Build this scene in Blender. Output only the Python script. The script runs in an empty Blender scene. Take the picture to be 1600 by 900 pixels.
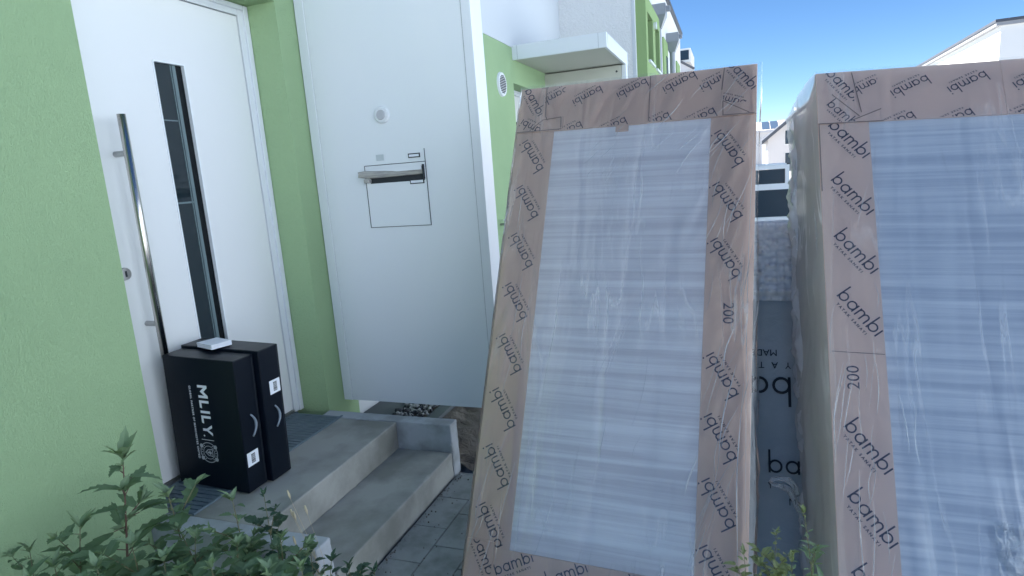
import bpy, bmesh, math, random
from mathutils import Vector, Matrix, noise

rad = math.radians
C = bpy.context.scene.collection
SC = bpy.context.scene

# ------------------------------------------------------------------ camera
CAMR = ((0.94131329, 0.32962278, -0.07265066),
        (-0.00689583, -0.19641423, -0.98049676),
        (-0.33746369, 0.92345562, -0.1826143))     # rows: right, down, forward
cam_d = bpy.data.cameras.new('camera')
cam = bpy.data.objects.new('camera', cam_d)
C.objects.link(cam)
r, d, f = [Vector(v) for v in CAMR]
M = Matrix.Identity(4)
for i in range(3):
    M[i][0] = r[i]; M[i][1] = -d[i]; M[i][2] = -f[i]
M[0][3], M[1][3], M[2][3] = 0, 0, 1.5
cam.matrix_world = M
cam_d.sensor_width = 36
cam_d.lens = 36 * 957.68 / 1600
cam_d.clip_start = 0.02
cam_d.clip_end = 2000
SC.camera = cam

# ------------------------------------------------------------------ light
SUN_EL, SUN_AZ = 50, -84          # azimuth clockwise from +Y (the row runs along +Y)
w = bpy.data.worlds.new('World'); SC.world = w; w.use_nodes = True
nt = w.node_tree
sky = nt.nodes.new('ShaderNodeTexSky'); sky.sky_type = 'NISHITA'
sky.sun_disc = False
sky.sun_elevation = rad(SUN_EL); sky.sun_rotation = rad(SUN_AZ)
sky.air_density = 0.62; sky.dust_density = 0.0; sky.ozone_density = 2.4
hs = nt.nodes.new('ShaderNodeHueSaturation'); hs.inputs['Saturation'].default_value = 1.18
nt.links.new(sky.outputs[0], hs.inputs['Color']); nt.links.new(hs.outputs[0], nt.nodes['Background'].inputs[0])
nt.nodes['Background'].inputs[1].default_value = 0.05
sd = bpy.data.lights.new('sun', 'SUN'); sd.energy = 5.0; sd.angle = rad(0.5); sd.color = (1.0, 0.95, 0.87)
sun = bpy.data.objects.new('sun', sd); C.objects.link(sun)
sv = Vector((math.sin(rad(SUN_AZ)) * math.cos(rad(SUN_EL)), math.cos(rad(SUN_AZ)) * math.cos(rad(SUN_EL)), math.sin(rad(SUN_EL))))
sun.rotation_euler = sv.to_track_quat('Z', 'Y').to_euler()
SC.view_settings.view_transform = 'Standard'
SC.view_settings.look = 'None'
SC.view_settings.gamma = 1
SC.view_settings.exposure = 2.06
SC.render.engine = 'CYCLES'
SC.cycles.transparent_max_bounces = 16
SC.cycles.max_bounces = 8

# ------------------------------------------------------------------ helpers
def at(px, py, axis, val):
    """point where the sight line of a place in the photo meets the plane axis = val"""
    a, b = (px - 800) / 957.68, (py - 450) / 957.68
    v = r * a + d * b + f
    o = Vector((0, 0, 1.5))
    return o + v * ((val - o[axis]) / v[axis])

MATS = {}
def mat(name, col, rough=0.6, metal=0.0, bump=None, var=None, spec=0.5, coat=0.0):
    """bump=(scale xyz, detail, strength, distance); var=(scale xyz, second colour, lo, hi)"""
    m = bpy.data.materials.new(name); m.use_nodes = True
    t = m.node_tree; n = t.nodes; p = n['Principled BSDF']
    p.inputs['Base Color'].default_value = (*col, 1)
    p.inputs['Roughness'].default_value = rough
    p.inputs['Metallic'].default_value = metal
    p.inputs['Specular IOR Level'].default_value = spec
    p.inputs['Coat Weight'].default_value = coat
    tc = None
    def noise_node(scale, detail, rgh=0.55, dist=0.0):
        nonlocal tc
        if tc is None: tc = n.new('ShaderNodeTexCoord')
        mp = n.new('ShaderNodeMapping'); mp.inputs['Scale'].default_value = scale
        if len(scale) > 3: pass
        t.links.new(tc.outputs['Object'], mp.inputs[0])
        nz = n.new('ShaderNodeTexNoise'); nz.inputs['Scale'].default_value = 1
        nz.inputs['Detail'].default_value = detail; nz.inputs['Roughness'].default_value = rgh
        nz.inputs['Distortion'].default_value = dist
        t.links.new(mp.outputs[0], nz.inputs[0])
        return nz, mp
    if var:
        nz, _ = noise_node(var[0], 5)
        mr = n.new('ShaderNodeMapRange'); mr.inputs[1].default_value = var[2]; mr.inputs[2].default_value = var[3]
        t.links.new(nz.outputs[0], mr.inputs[0])
        mx = n.new('ShaderNodeMix'); mx.data_type = 'RGBA'
        mx.inputs[6].default_value = (*col, 1); mx.inputs[7].default_value = (*var[1], 1)
        t.links.new(mr.outputs[0], mx.inputs[0]); t.links.new(mx.outputs[2], p.inputs['Base Color'])
    if bump:
        nz, mp = noise_node(bump[0], bump[1], 0.6, bump[4] if len(bump) > 4 else 0)
        if len(bump) > 5: mp.inputs['Rotation'].default_value = bump[5]
        b = n.new('ShaderNodeBump'); b.inputs['Strength'].default_value = bump[2]; b.inputs['Distance'].default_value = bump[3]
        t.links.new(nz.outputs[0], b.inputs['Height']); t.links.new(b.outputs[0], p.inputs['Normal'])
    MATS[name] = m
    return m

def film_mat(name, milk=0.04, streak=0.18, rough=0.10, gl=1.0, sc=(9, 9, 1.6), rot=(0, 0, 0), bump=0.35, det=3):
    """clear wrinkled plastic film: see-through, glossy by fresnel, milky along its creases, partly as painted-in glints"""
    m = bpy.data.materials.new(name); m.use_nodes = True
    t = m.node_tree; n = t.nodes; n.clear(); L = t.links.new
    out = n.new('ShaderNodeOutputMaterial')
    tc = n.new('ShaderNodeTexCoord')
    mp = n.new('ShaderNodeMapping'); mp.inputs['Scale'].default_value = sc; mp.inputs['Rotation'].default_value = rot
    L(tc.outputs['Object'], mp.inputs[0])
    nz = n.new('ShaderNodeTexNoise'); nz.inputs['Scale'].default_value = 1.0; nz.inputs['Detail'].default_value = det
    nz.inputs['Roughness'].default_value = 0.5; nz.inputs['Distortion'].default_value = 0.5
    L(mp.outputs[0], nz.inputs[0])
    # thin ridges where the noise crosses its middle value
    s1 = n.new('ShaderNodeMath'); s1.operation = 'SUBTRACT'; s1.inputs[1].default_value = 0.5; L(nz.outputs[0], s1.inputs[0])
    s2 = n.new('ShaderNodeMath'); s2.operation = 'ABSOLUTE'; L(s1.outputs[0], s2.inputs[0])
    s3 = n.new('ShaderNodeMapRange'); s3.inputs[1].default_value = 0.0; s3.inputs[2].default_value = 0.022
    s3.inputs[3].default_value = 1; s3.inputs[4].default_value = 0; L(s2.outputs[0], s3.inputs[0])
    big = n.new('ShaderNodeTexNoise'); big.inputs['Scale'].default_value = 2.3; big.inputs['Detail'].default_value = 2
    L(tc.outputs['Object'], big.inputs[0])
    br = n.new('ShaderNodeMapRange'); br.inputs[1].default_value = 0.46; br.inputs[2].default_value = 0.66; L(big.outputs[0], br.inputs[0])
    mk = n.new('ShaderNodeMath'); mk.operation = 'MULTIPLY'; L(s3.outputs[0], mk.inputs[0]); L(br.outputs[0], mk.inputs[1])
    mk2 = n.new('ShaderNodeMath'); mk2.operation = 'MULTIPLY_ADD'; mk2.inputs[1].default_value = streak; mk2.inputs[2].default_value = milk  # streak whitens the creases where glints would show
    L(mk.outputs[0], mk2.inputs[0])
    bp = n.new('ShaderNodeBump'); bp.inputs['Strength'].default_value = bump; bp.inputs['Distance'].default_value = 0.02
    L(nz.outputs[0], bp.inputs['Height'])
    tr = n.new('ShaderNodeBsdfTransparent'); tr.inputs[0].default_value = (0.97, 0.98, 0.98, 1)
    g = n.new('ShaderNodeBsdfGlossy'); g.inputs['Roughness'].default_value = rough; g.inputs['Color'].default_value = (gl, gl, gl, 1)
    L(bp.outputs[0], g.inputs['Normal'])
    fr = n.new('ShaderNodeFresnel'); fr.inputs[0].default_value = 1.5; L(bp.outputs[0], fr.inputs['Normal'])
    m1 = n.new('ShaderNodeMixShader'); L(fr.outputs[0], m1.inputs[0]); L(tr.outputs[0], m1.inputs[1]); L(g.outputs[0], m1.inputs[2])
    df = n.new('ShaderNodeBsdfDiffuse'); df.inputs[0].default_value = (0.92, 0.93, 0.94, 1); L(bp.outputs[0], df.inputs['Normal'])
    tl = n.new('ShaderNodeBsdfTranslucent'); tl.inputs[0].default_value = (0.92, 0.93, 0.95, 1)
    m0 = n.new('ShaderNodeMixShader'); m0.inputs[0].default_value = 0.5; L(df.outputs[0], m0.inputs[1]); L(tl.outputs[0], m0.inputs[2])
    m2 = n.new('ShaderNodeMixShader'); L(mk2.outputs[0], m2.inputs[0]); L(m1.outputs[0], m2.inputs[1]); L(m0.outputs[0], m2.inputs[2])
    L(m2.outputs[0], out.inputs[0])
    MATS[name] = m
    return m

def link(name, bm, m, parent=None, smooth=False):
    me = bpy.data.meshes.new(name); bm.to_mesh(me); bm.free()
    ms = m if isinstance(m, (list, tuple)) else [m]
    for q in ms: me.materials.append(q)
    if smooth:
        for p in me.polygons: p.use_smooth = True
    o = bpy.data.objects.new(name, me); C.objects.link(o)
    if parent: o.parent = parent
    return o

def tag(o, label=None, cat=None, group=None, kind=None):
    if label: o['label'] = label
    if cat: o['category'] = cat
    if group: o['group'] = group
    if kind: o['kind'] = kind
    return o

def empty(name, loc, label, cat, group=None):
    o = bpy.data.objects.new(name, None); C.objects.link(o); o.location = loc
    o.empty_display_size = 0.1
    return tag(o, label, cat, group)

def bx(bm, x0, x1, y0, y1, z0, z1, bev=0.0, mi=0):
    t = bmesh.new()
    vs = [t.verts.new((x, y, z)) for x in (x0, x1) for y in (y0, y1) for z in (z0, z1)]
    for q in ((0, 1, 3, 2), (4, 6, 7, 5), (0, 4, 5, 1), (2, 3, 7, 6), (0, 2, 6, 4), (1, 5, 7, 3)):
        t.faces.new([vs[i] for i in q])
    if bev:
        bmesh.ops.bevel(t, geom=list(t.edges), offset=bev, segments=2, affect='EDGES', profile=0.5)
    bmesh.ops.recalc_face_normals(t, faces=t.faces)
    for fc in t.faces: fc.material_index = mi
    me = bpy.data.meshes.new('t'); t.to_mesh(me); t.free(); bm.from_mesh(me); bpy.data.meshes.remove(me)

def box(name, ext, m, parent=None, bev=0.0):
    bm = bmesh.new(); bx(bm, *ext, bev=bev)
    if parent is not None:      # keep world coordinates under a moved Empty
        bmesh.ops.translate(bm, verts=bm.verts, vec=-parent.location)
    return link(name, bm, m, parent)

def boxes(name, exts, m, parent=None, bev=0.0):
    bm = bmesh.new()
    for e in exts: bx(bm, *e, bev=bev)
    if parent is not None: bmesh.ops.translate(bm, verts=bm.verts, vec=-parent.location)
    return link(name, bm, m, parent)

def tube(bm, pts, rads, seg=10, cap=True):
    pts = [Vector(p) for p in pts]
    if not isinstance(rads, (list, tuple)): rads = [rads] * len(pts)
    rings = []
    prev = None
    for i, p in enumerate(pts):
        a = pts[max(i - 1, 0)]; b = pts[min(i + 1, len(pts) - 1)]
        dr = (b - a).normalized()
        ref = prev if prev else (Vector((0, 0, 1)) if abs(dr.z) < 0.9 else Vector((1, 0, 0)))
        u = (ref - dr * ref.dot(dr)).normalized(); prev = u
        v = dr.cross(u)
        rings.append([bm.verts.new(p + (u * math.cos(2 * math.pi * k / seg) + v * math.sin(2 * math.pi * k / seg)) * rads[i]) for k in range(seg)])
    for a, b in zip(rings, rings[1:]):
        for k in range(seg):
            bm.faces.new((a[k], a[(k + 1) % seg], b[(k + 1) % seg], b[k]))
    if cap:
        bm.faces.new(rings[0][::-1]); bm.faces.new(rings[-1])

def poly(bm, pts, mi=0):
    fc = bm.faces.new([bm.verts.new(p) for p in pts]); fc.material_index = mi; return fc

def txt2d(s, size, spacing=1.0, bold=0.0):
    """flat mesh of a word, as a list of polygons in 2-D (baseline at y = 0, start at x = 0)"""
    cu = bpy.data.curves.new('t', 'FONT'); cu.body = s; cu.size = size; cu.space_character = spacing
    cu.resolution_u = 3; cu.offset = bold * size
    o = bpy.data.objects.new('t', cu); C.objects.link(o)
    dg = bpy.context.evaluated_depsgraph_get()
    me = bpy.data.meshes.new_from_object(o.evaluated_get(dg))
    out = [[(me.vertices[i].co.x, me.vertices[i].co.y) for i in p.vertices] for p in me.polygons]
    bpy.data.objects.remove(o); bpy.data.curves.remove(cu); bpy.data.meshes.remove(me)
    return out

def xf(polys, s=1, ang=0, dx=0, dy=0):
    c, q = math.cos(ang), math.sin(ang)
    return [[((x * c - y * q) * s + dx, (x * q + y * c) * s + dy) for x, y in p] for p in polys]

def width(polys): return max(x for p in polys for x, y in p)

# the round light lettering printed on the packaging
def arc2d(cx, cy, ro, wd, a0, a1, n=18):
    out = []
    for i in range(n):
        t0 = a0 + (a1 - a0) * i / n; t1 = a0 + (a1 - a0) * (i + 1) / n; ri = ro - wd
        out.append([(cx + ri * math.cos(t0), cy + ri * math.sin(t0)), (cx + ro * math.cos(t0), cy + ro * math.sin(t0)),
                    (cx + ro * math.cos(t1), cy + ro * math.sin(t1)), (cx + ri * math.cos(t1), cy + ri * math.sin(t1))])
    return out
def rect2d(x0, y0, x1, y1): return [[(x0, y0), (x1, y0), (x1, y1), (x0, y1)]]
def logo2d(wd=0.155):
    P = []; x = 0
    def b(x): return rect2d(x, 0, x + wd, 1.72) + arc2d(x + .5, .5, .5, wd, 0, 2 * math.pi)
    P += b(x); x += 1.2
    P += arc2d(x + .5, .5, .5, wd, 0, 2 * math.pi) + rect2d(x + 1 - wd, 0, x + 1, 1.0); x += 1.24
    P += rect2d(x, 0, x + wd, 1.0)
    for k in (0, 1):
        x0 = x + k * (.62)
        P += arc2d(x0 + .375, .63, .375, wd, 0, math.pi, 10) + rect2d(x0 + .75 - wd, 0, x0 + .75, .63)
    x += 1.62
    P += b(x); x += 1.2
    P += rect2d(x, 0, x + wd, 1.0) + arc2d(x + wd / 2, 1.36, .11, .105, 0, 2 * math.pi, 8)
    W = x + wd
    t = txt2d('YATAK SANAYI', 0.40, 1.6, .03); tw = width(t)
    P += xf(t, 1, 0, (W - tw) / 2, -0.62)
    return [[(px - W / 2, py - .45) for px, py in q] for q in P], W
LOGO, LOGOW = logo2d()

def print2d(bm, polys, lift, clip=None, mi=1, rev=False):
    """lay flat printed shapes on a panel in the local x-z plane, facing -y"""
    t = bmesh.new()
    for p in polys:
        try: t.faces.new([t.verts.new((x, lift, y)) for x, y in p])
        except ValueError: pass
    if clip:
        x0, x1, z0, z1 = clip
        for co, no in (((x0, 0, 0), (-1, 0, 0)), ((x1, 0, 0), (1, 0, 0)), ((0, 0, z0), (0, 0, -1)), ((0, 0, z1), (0, 0, 1))):
            bmesh.ops.bisect_plane(t, geom=list(t.verts) + list(t.edges) + list(t.faces), plane_co=co, plane_no=no, clear_outer=True)
    for fc in t.faces: fc.material_index = mi
    me = bpy.data.meshes.new('t'); t.to_mesh(me); t.free(); bm.from_mesh(me); bpy.data.meshes.remove(me)

# ------------------------------------------------------------------ materials
GREEN = (0.40, 0.56, 0.31)
m_green = mat('green_render', GREEN, 0.85, bump=((70, 300, 75), 4, 1.0, 0.0085, 1.0, (0.7, 0, 0)), var=((2.2, 2.2, 1.4), (0.37, 0.525, 0.29), .35, .7), spec=.2)
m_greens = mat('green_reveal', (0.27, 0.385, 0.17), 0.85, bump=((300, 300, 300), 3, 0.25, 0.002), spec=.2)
m_white = mat('white_render', (0.78, 0.78, 0.76), 0.9, bump=((30, 30, 30), 5, 0.8, 0.02, 0.8), spec=.2)
m_whites = mat('white_smooth_render', (0.60, 0.63, 0.65), 0.85, bump=((200, 200, 200), 3, 0.2, 0.002), spec=.2)
m_plinth = mat('plinth_render', (0.55, 0.56, 0.56), 0.9, bump=((120, 120, 120), 4, 0.3, 0.003), spec=.2)
m_door = mat('white_door_paint', (0.76, 0.76, 0.755), 0.34, bump=((7, 7, 2), 2, 0.04, 0.01), spec=.5)
m_frame = mat('white_frame', (0.72, 0.74, 0.77), 0.35, spec=.5)
m_panel = mat('white_laminate', (0.83, 0.85, 0.86), 0.34, var=((1.2, 1.2, .8), (0.80, 0.83, 0.85), .4, .65), bump=((3, 3, 2), 1, .03, .01), spec=.45)
m_cap = mat('white_aluminium', (0.80, 0.82, 0.84), 0.35, spec=.5)
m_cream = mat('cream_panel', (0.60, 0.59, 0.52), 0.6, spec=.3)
m_gap = mat('dark_gap', (0.03, 0.035, 0.04), 0.8)
m_glass = mat('dark_glass', (0.016, 0.026, 0.032), 0.03, spec=.45)
m_dkg = mat('black_glass_border', (0.004, 0.006, 0.008), .25, spec=.2)
m_glassrefl = mat('pane_reflection', (0.13, 0.18, 0.19), 0.3)
m_steel = mat('brushed_steel', (0.60, 0.56, 0.52), 0.24, 1.0, bump=((60, 60, 900), 2, .05, .001))
m_steeld = mat('satin_steel', (0.42, 0.42, 0.42), 0.4, 1.0)
m_conc = mat('cast_concrete', (0.38, 0.375, 0.345), 0.9, bump=((90, 90, 90), 6, .25, .003), var=((3.5, 3.5, 3.5), (0.24, 0.24, 0.215), .44, .66), spec=.25)
m_concl = mat('pale_concrete', (0.44, 0.46, 0.48), 0.9, bump=((70, 70, 70), 6, .25, .003), var=((6, 6, 6), (0.31, 0.32, 0.32), .44, .62), spec=.25)
m_pave = mat('paving_concrete', (0.29, 0.30, 0.285), 0.9, bump=((150, 150, 150), 5, .35, .002), var=((9, 9, 9), (0.19, 0.20, 0.185), .42, .66), spec=.25)
m_joint = mat('joint_sand', (0.11, 0.12, 0.12), 1.0, bump=((200, 200, 200), 3, .4, .003))
m_mat = mat('ribbed_mat', (0.135, 0.18, 0.215), 0.6, bump=((200, 200, 200), 3, .2, .001))
m_ground = mat('grey_yard_ground', (0.38, 0.40, 0.42), 1.0, bump=((12, 12, 12), 8, .6, .03), var=((1.5, 1.5, 1.5), (0.31, 0.325, 0.34), .35, .7))
m_soil = mat('brown_soil', (0.16, 0.135, 0.11), 1.0, bump=((22, 22, 22), 8, .9, .03, .8), var=((9, 9, 9), (0.10, 0.085, 0.07), .35, .65))
m_slate = mat('dark_slab', (0.10, 0.11, 0.11), .8, bump=((60, 60, 60), 4, .2, .002))
m_pebd = mat('dark_pebble', (0.05, 0.05, 0.055), .6)
m_pebl = mat('pale_pebble', (0.32, 0.32, 0.31), .6)
m_black = mat('black_carton', (0.003, 0.006, 0.012), 0.36, bump=((5, 5, 3), 2, .12, .02), spec=.22)
m_print = mat('white_print', (0.75, 0.77, 0.80), .5)
m_grip = mat('clear_handle', (0.22, 0.26, 0.30), .3)
m_paper = mat('white_paper', (0.80, 0.82, 0.86), .6)
m_news = mat('newsprint', (0.42, 0.40, 0.36), .7, var=((14, 14, 160), (0.30, 0.29, 0.28), .45, .6))
m_card = mat('brown_board', (0.74, 0.525, 0.41), .7, bump=((5, 5, 3.0), 3, .4, .022, .6), var=((2.5, 2.5, 1.5), (0.64, 0.455, 0.36), .35, .7), spec=.3)
m_cards = mat('brown_board_edge', (0.74, 0.56, 0.50), .75, spec=.3)
m_cardr = mat('light_brown_board', (0.82, 0.61, 0.50), .7, bump=((5, 5, 3.0), 3, .4, .022, .6), var=((2.5, 2.5, 1.5), (0.75, 0.555, 0.47), .35, .7), spec=.3)
m_ink = mat('blue_black_ink', (0.035, 0.035, 0.07), .6)
m_red = mat('red_cloth', (0.5, 0.05, 0.04), .6)
m_inks = mat('charcoal_print', (0.012, 0.014, 0.018), .6)
m_crest = mat('greyish_print', (0.42, 0.44, 0.47), .5)
m_zinc = mat('grey_zinc', (0.28, 0.30, 0.33), .5, .4)
m_roof = mat('slate_roof', (0.075, 0.085, 0.105), .6, bump=((8, 8, 8), 3, .2, .02))
m_wallf = mat('pale_far_render', (0.62, 0.60, 0.60), .9)
m_wallw = mat('bright_far_render', (0.80, 0.79, 0.76), .9)
m_win = mat('navy_window', (0.016, 0.035, 0.055), .25)
m_solar = mat('solar_glass', (0.05, 0.08, 0.13), .3)
m_stem = mat('weed_stem', (0.16, 0.15, 0.075), .7)
m_stemr = mat('reddish_stem', (0.17, 0.10, 0.075), .7)
def leaf_mat(name, c1, c2, tr=0.25):
    m = mat(name, c1, .55, var=((22, 22, 22), c2, .3, .7), bump=((90, 90, 90), 3, .3, .002), spec=.35)
    t = m.node_tree; p = t.nodes['Principled BSDF']; out = t.nodes['Material Output']
    tl = t.nodes.new('ShaderNodeBsdfTranslucent'); tl.inputs[0].default_value = (c1[0] * 1.6, c1[1] * 1.7, c1[2] * .8, 1)
    mx = t.nodes.new('ShaderNodeMixShader'); mx.inputs[0].default_value = tr
    t.links.new(p.outputs[0], mx.inputs[1]); t.links.new(tl.outputs[0], mx.inputs[2]); t.links.new(mx.outputs[0], out.inputs[0])
    return m
m_leaf = leaf_mat('goosefoot_leaf', (0.15, 0.225, 0.13), (0.10, 0.165, 0.095))
m_leafl = leaf_mat('young_leaf', (0.24, 0.32, 0.20), (0.16, 0.235, 0.14))
m_leafd = leaf_mat('dark_small_leaf', (0.06, 0.11, 0.075), (0.04, 0.08, 0.05))
m_leafy = leaf_mat('yellowish_leaf', (0.26, 0.29, 0.14), (0.18, 0.21, 0.10))
m_straw = mat('dry_straw', (0.52, 0.44, 0.30), .8)

def panel_mat(name, c1, c2, c3, k3):
    """pale laminate with fine horizontal grain, blurred by the foam sheet over it"""
    m = mat(name, c1, .38, spec=.5)
    t = m.node_tree; n = t.nodes; L = t.links.new; p = n['Principled BSDF']
    tc = n.new('ShaderNodeTexCoord')
    def nz(sc, det, dist=0, rgh=.55):
        mp = n.new('ShaderNodeMapping'); mp.inputs['Scale'].default_value = sc; L(tc.outputs['Object'], mp.inputs[0])
        q = n.new('ShaderNodeTexNoise'); q.inputs['Scale'].default_value = 1; q.inputs['Detail'].default_value = det
        q.inputs['Distortion'].default_value = dist; q.inputs['Roughness'].default_value = rgh
        L(mp.outputs[0], q.inputs[0]); return q
    a = nz((0.55, 1, 30), 10, .35, .70)
    ra = n.new('ShaderNodeMapRange'); ra.inputs[1].default_value = .40; ra.inputs[2].default_value = .60; L(a.outputs[0], ra.inputs[0])
    m1 = n.new('ShaderNodeMix'); m1.data_type = 'RGBA'; m1.inputs[6].default_value = (*c1, 1); m1.inputs[7].default_value = (*c2, 1); L(ra.outputs[0], m1.inputs[0])
    b = nz((13, 1, 1.1), 2, .4)  # the film's blurred reflections, painted into the laminate as vertical streaks
    rb = n.new('ShaderNodeMapRange'); rb.inputs[1].default_value = .56; rb.inputs[2].default_value = .74; rb.inputs[4].default_value = k3; L(b.outputs[0], rb.inputs[0])
    m2 = n.new('ShaderNodeMix'); m2.data_type = 'RGBA'; L(m1.outputs[2], m2.inputs[6]); m2.inputs[7].default_value = (*c3, 1); L(rb.outputs[0], m2.inputs[0])
    L(m2.outputs[2], p.inputs['Base Color'])
    bp = n.new('ShaderNodeBump'); bp.inputs['Strength'].default_value = .25; bp.inputs['Distance'].default_value = .004
    L(a.outputs[0], bp.inputs['Height']); L(bp.outputs[0], p.inputs['Normal'])
    return m
m_lam = panel_mat('pale_laminate', (0.68, 0.63, 0.64), (0.90, 0.865, 0.86), (0.56, 0.53, 0.50), .06)
m_lamr = panel_mat('sky_tinted_laminate', (0.50, 0.54, 0.61), (0.76, 0.78, 0.81), (0.84, 0.87, 0.88), .30)  # bluer base and light streaks paint in the reflected sky
m_film = film_mat('clear_film', .04, .34, .08, sc=(10, 10, 1.3), rot=(0, rad(16), 0), bump=.4)
m_filmr = film_mat('clear_film_taut', .035, .30, .14, sc=(8, 8, .8), rot=(0, rad(-5), 0), bump=.35)
m_films = film_mat('side_film', .45, .45, .2, gl=.55, sc=(8, 8, 1.2), bump=.6)
m_filmm = film_mat('loose_milky_film', .66, .32, .10, sc=(14, 14, 6), bump=.9, det=6)
m_filmc = film_mat('crease_film', .42, .3, .08, sc=(14, 14, 6), bump=.3)
m_filmt = film_mat('thin_loose_film', .16, .4, .15, sc=(14, 14, 6), bump=.6)

def bag_mat():
    m = mat('grey_printed_bag', (0.38, 0.42, 0.42), .5, bump=((10, 10, 14), 4, .3, .02, .8), var=((3, 3, 3), (0.50, 0.53, 0.52), .4, .7)); return m
m_bag = bag_mat()
def bubble_mat():
    m = mat('bubble_wrap', (0.40, 0.44, 0.46), .25, spec=.6)
    t = m.node_tree; n = t.nodes; L = t.links.new; p = n['Principled BSDF']
    tc = n.new('ShaderNodeTexCoord'); mp = n.new('ShaderNodeMapping'); mp.inputs['Scale'].default_value = (38, 1, 38); L(tc.outputs['Object'], mp.inputs[0])
    v = n.new('ShaderNodeTexVoronoi'); v.inputs['Scale'].default_value = 1; v.feature = 'SMOOTH_F1'; v.inputs['Randomness'].default_value = .45; L(mp.outputs[0], v.inputs[0])
    bp = n.new('ShaderNodeBump'); bp.inputs['Strength'].default_value = 1.0; bp.inputs['Distance'].default_value = .03; bp.invert = True
    L(v.outputs[0], bp.inputs['Height']); L(bp.outputs[0], p.inputs['Normal'])
    r_ = n.new('ShaderNodeMapRange'); r_.inputs[1].default_value = .2; r_.inputs[2].default_value = .7; L(v.outputs[0], r_.inputs[0])
    mx = n.new('ShaderNodeMix'); mx.data_type = 'RGBA'; mx.inputs[6].default_value = (.90, .92, .92, 1); mx.inputs[7].default_value = (.50, .55, .58, 1)
    L(r_.outputs[0], mx.inputs[0]); L(mx.outputs[2], p.inputs['Base Color']); return m
m_bub = bubble_mat()

# ------------------------------------------------------------------ ground
bm = bmesh.new()
bmesh.ops.create_grid(bm, x_segments=40, y_segments=40, size=400)
tag(link('ground', bm, m_ground), kind='structure').location = (0, 60, -0.03)

# paving slabs
bm = bmesh.new()
random.seed(4)
x = -1.342; i = 0
while x < 0.25:
    y = 2.665 - (0.123 if i % 2 else 0.0) ; yy = y
    if i % 2: bx(bm, x + .002, x + .159, 2.545, 2.664, -.05, random.uniform(-.001, .001), bev=.004)
    while yy > 0.5:
        z = random.uniform(-.0015, .0015)
        bx(bm, x + .0015, x + .160, yy - .2445, yy - .0015, -.05, z, bev=.003)
        yy -= .246
    x += .1615; i += 1
tag(link('paving', bm, m_pave), kind='structure')
bm = bmesh.new(); bx(bm, -1.345, .26, .4, 2.667, -.06, -.008)
tag(link('paving_bed', bm, m_joint), kind='structure')

bm = bmesh.new(); random.seed(77)
for k in range(260):
    px, py = random.uniform(-1.33, -.75), random.uniform(1.2, 2.65)
    if random.random() < .5: px = -1.335 + abs(random.gauss(0, .02))
    sz = random.uniform(.0012, .004)
    t = bmesh.new(); bmesh.ops.create_icosphere(t, subdivisions=1, radius=sz); t.transform(Matrix.Translation((px, py, sz * .6)))
    mi = 0 if random.random() < .7 else 1
    for fc in t.faces: fc.material_index = mi
    me = bpy.data.meshes.new('t'); t.to_mesh(me); t.free(); bm.from_mesh(me); bpy.data.meshes.remove(me)
tag(link('grit', bm, [m_soil, m_pebl]), kind='stuff')
# soil bed beside and behind the steps
def soil(name, x0, x1, y0, y1, hf, nx=60, ny=60, m=m_soil):
    bm = bmesh.new(); g = []
    for j in range(ny + 1):
        row = []
        for i in range(nx + 1):
            px = x0 + (x1 - x0) * i / nx; py = y0 + (y1 - y0) * j / ny
            row.append(bm.verts.new((px, py, hf(px, py))))
        g.append(row)
    for j in range(ny):
        for i in range(nx): bm.faces.new((g[j][i], g[j][i + 1], g[j + 1][i + 1], g[j + 1][i]))
    return tag(link(name, bm, m, smooth=True), kind='structure')
soil('soil_bed', -2.14, -1.0, .3, 1.556, lambda x, y: 0.03 + .03 * noise.fractal(Vector((x * 6, y * 6, 0)), 1, 2, 4) - (.06 if x > -1.1 else 0))
def hback(x, y):
    h = .125 if x < -1.62 else max(-.005, .125 - (x + 1.62) * .40)
    rid = noise.ridged_multi_fractal(Vector((x * 7, y * 9, 1)), 1, 2, 4, 1, 2)
    return h - .012 + (.030 * (rid - 1.0) if x > -1.6 else 0.0)
soil('soil_behind_steps', -2.14, -.2, 2.668 + .05, 6.0, hback, 110, 130)

# gravel strip and slabs behind the partition's foot
bm = bmesh.new(); bx(bm, -2.137, -1.93, 3.0, 5.2, .05, .128, bev=.004)
tag(link('dark_kerb_slab', bm, m_slate), kind='structure')
bm = bmesh.new(); bx(bm, -1.70, -1.62, 2.74, 5.2, .04, .134, bev=.004)
tag(link('grey_kerb_slab', bm, m_slate), kind='structure')
bm = bmesh.new(); random.seed(9)
for k in range(900):
    px, py = random.uniform(-1.92, -1.71), random.uniform(2.75, 4.6)
    s = random.uniform(.008, .02)
    t = bmesh.new(); bmesh.ops.create_icosphere(t, subdivisions=1, radius=s)
    mtx = Matrix.Translation((px, py, .125 + random.uniform(0, .02))) @ Matrix.Rotation(random.uniform(0, 6), 4, Vector((random.random(), random.random(), random.random())).normalized()) @ Matrix.Diagonal((1.2, .85, .6, 1))
    t.transform(mtx); mi = 0 if random.random() < .55 else 1
    for fc in t.faces: fc.material_index = mi
    me = bpy.data.meshes.new('t'); t.to_mesh(me); t.free(); bm.from_mesh(me); bpy.data.meshes.remove(me)
tag(link('gravel', bm, [m_pebd, m_pebl]), kind='stuff')

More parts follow.
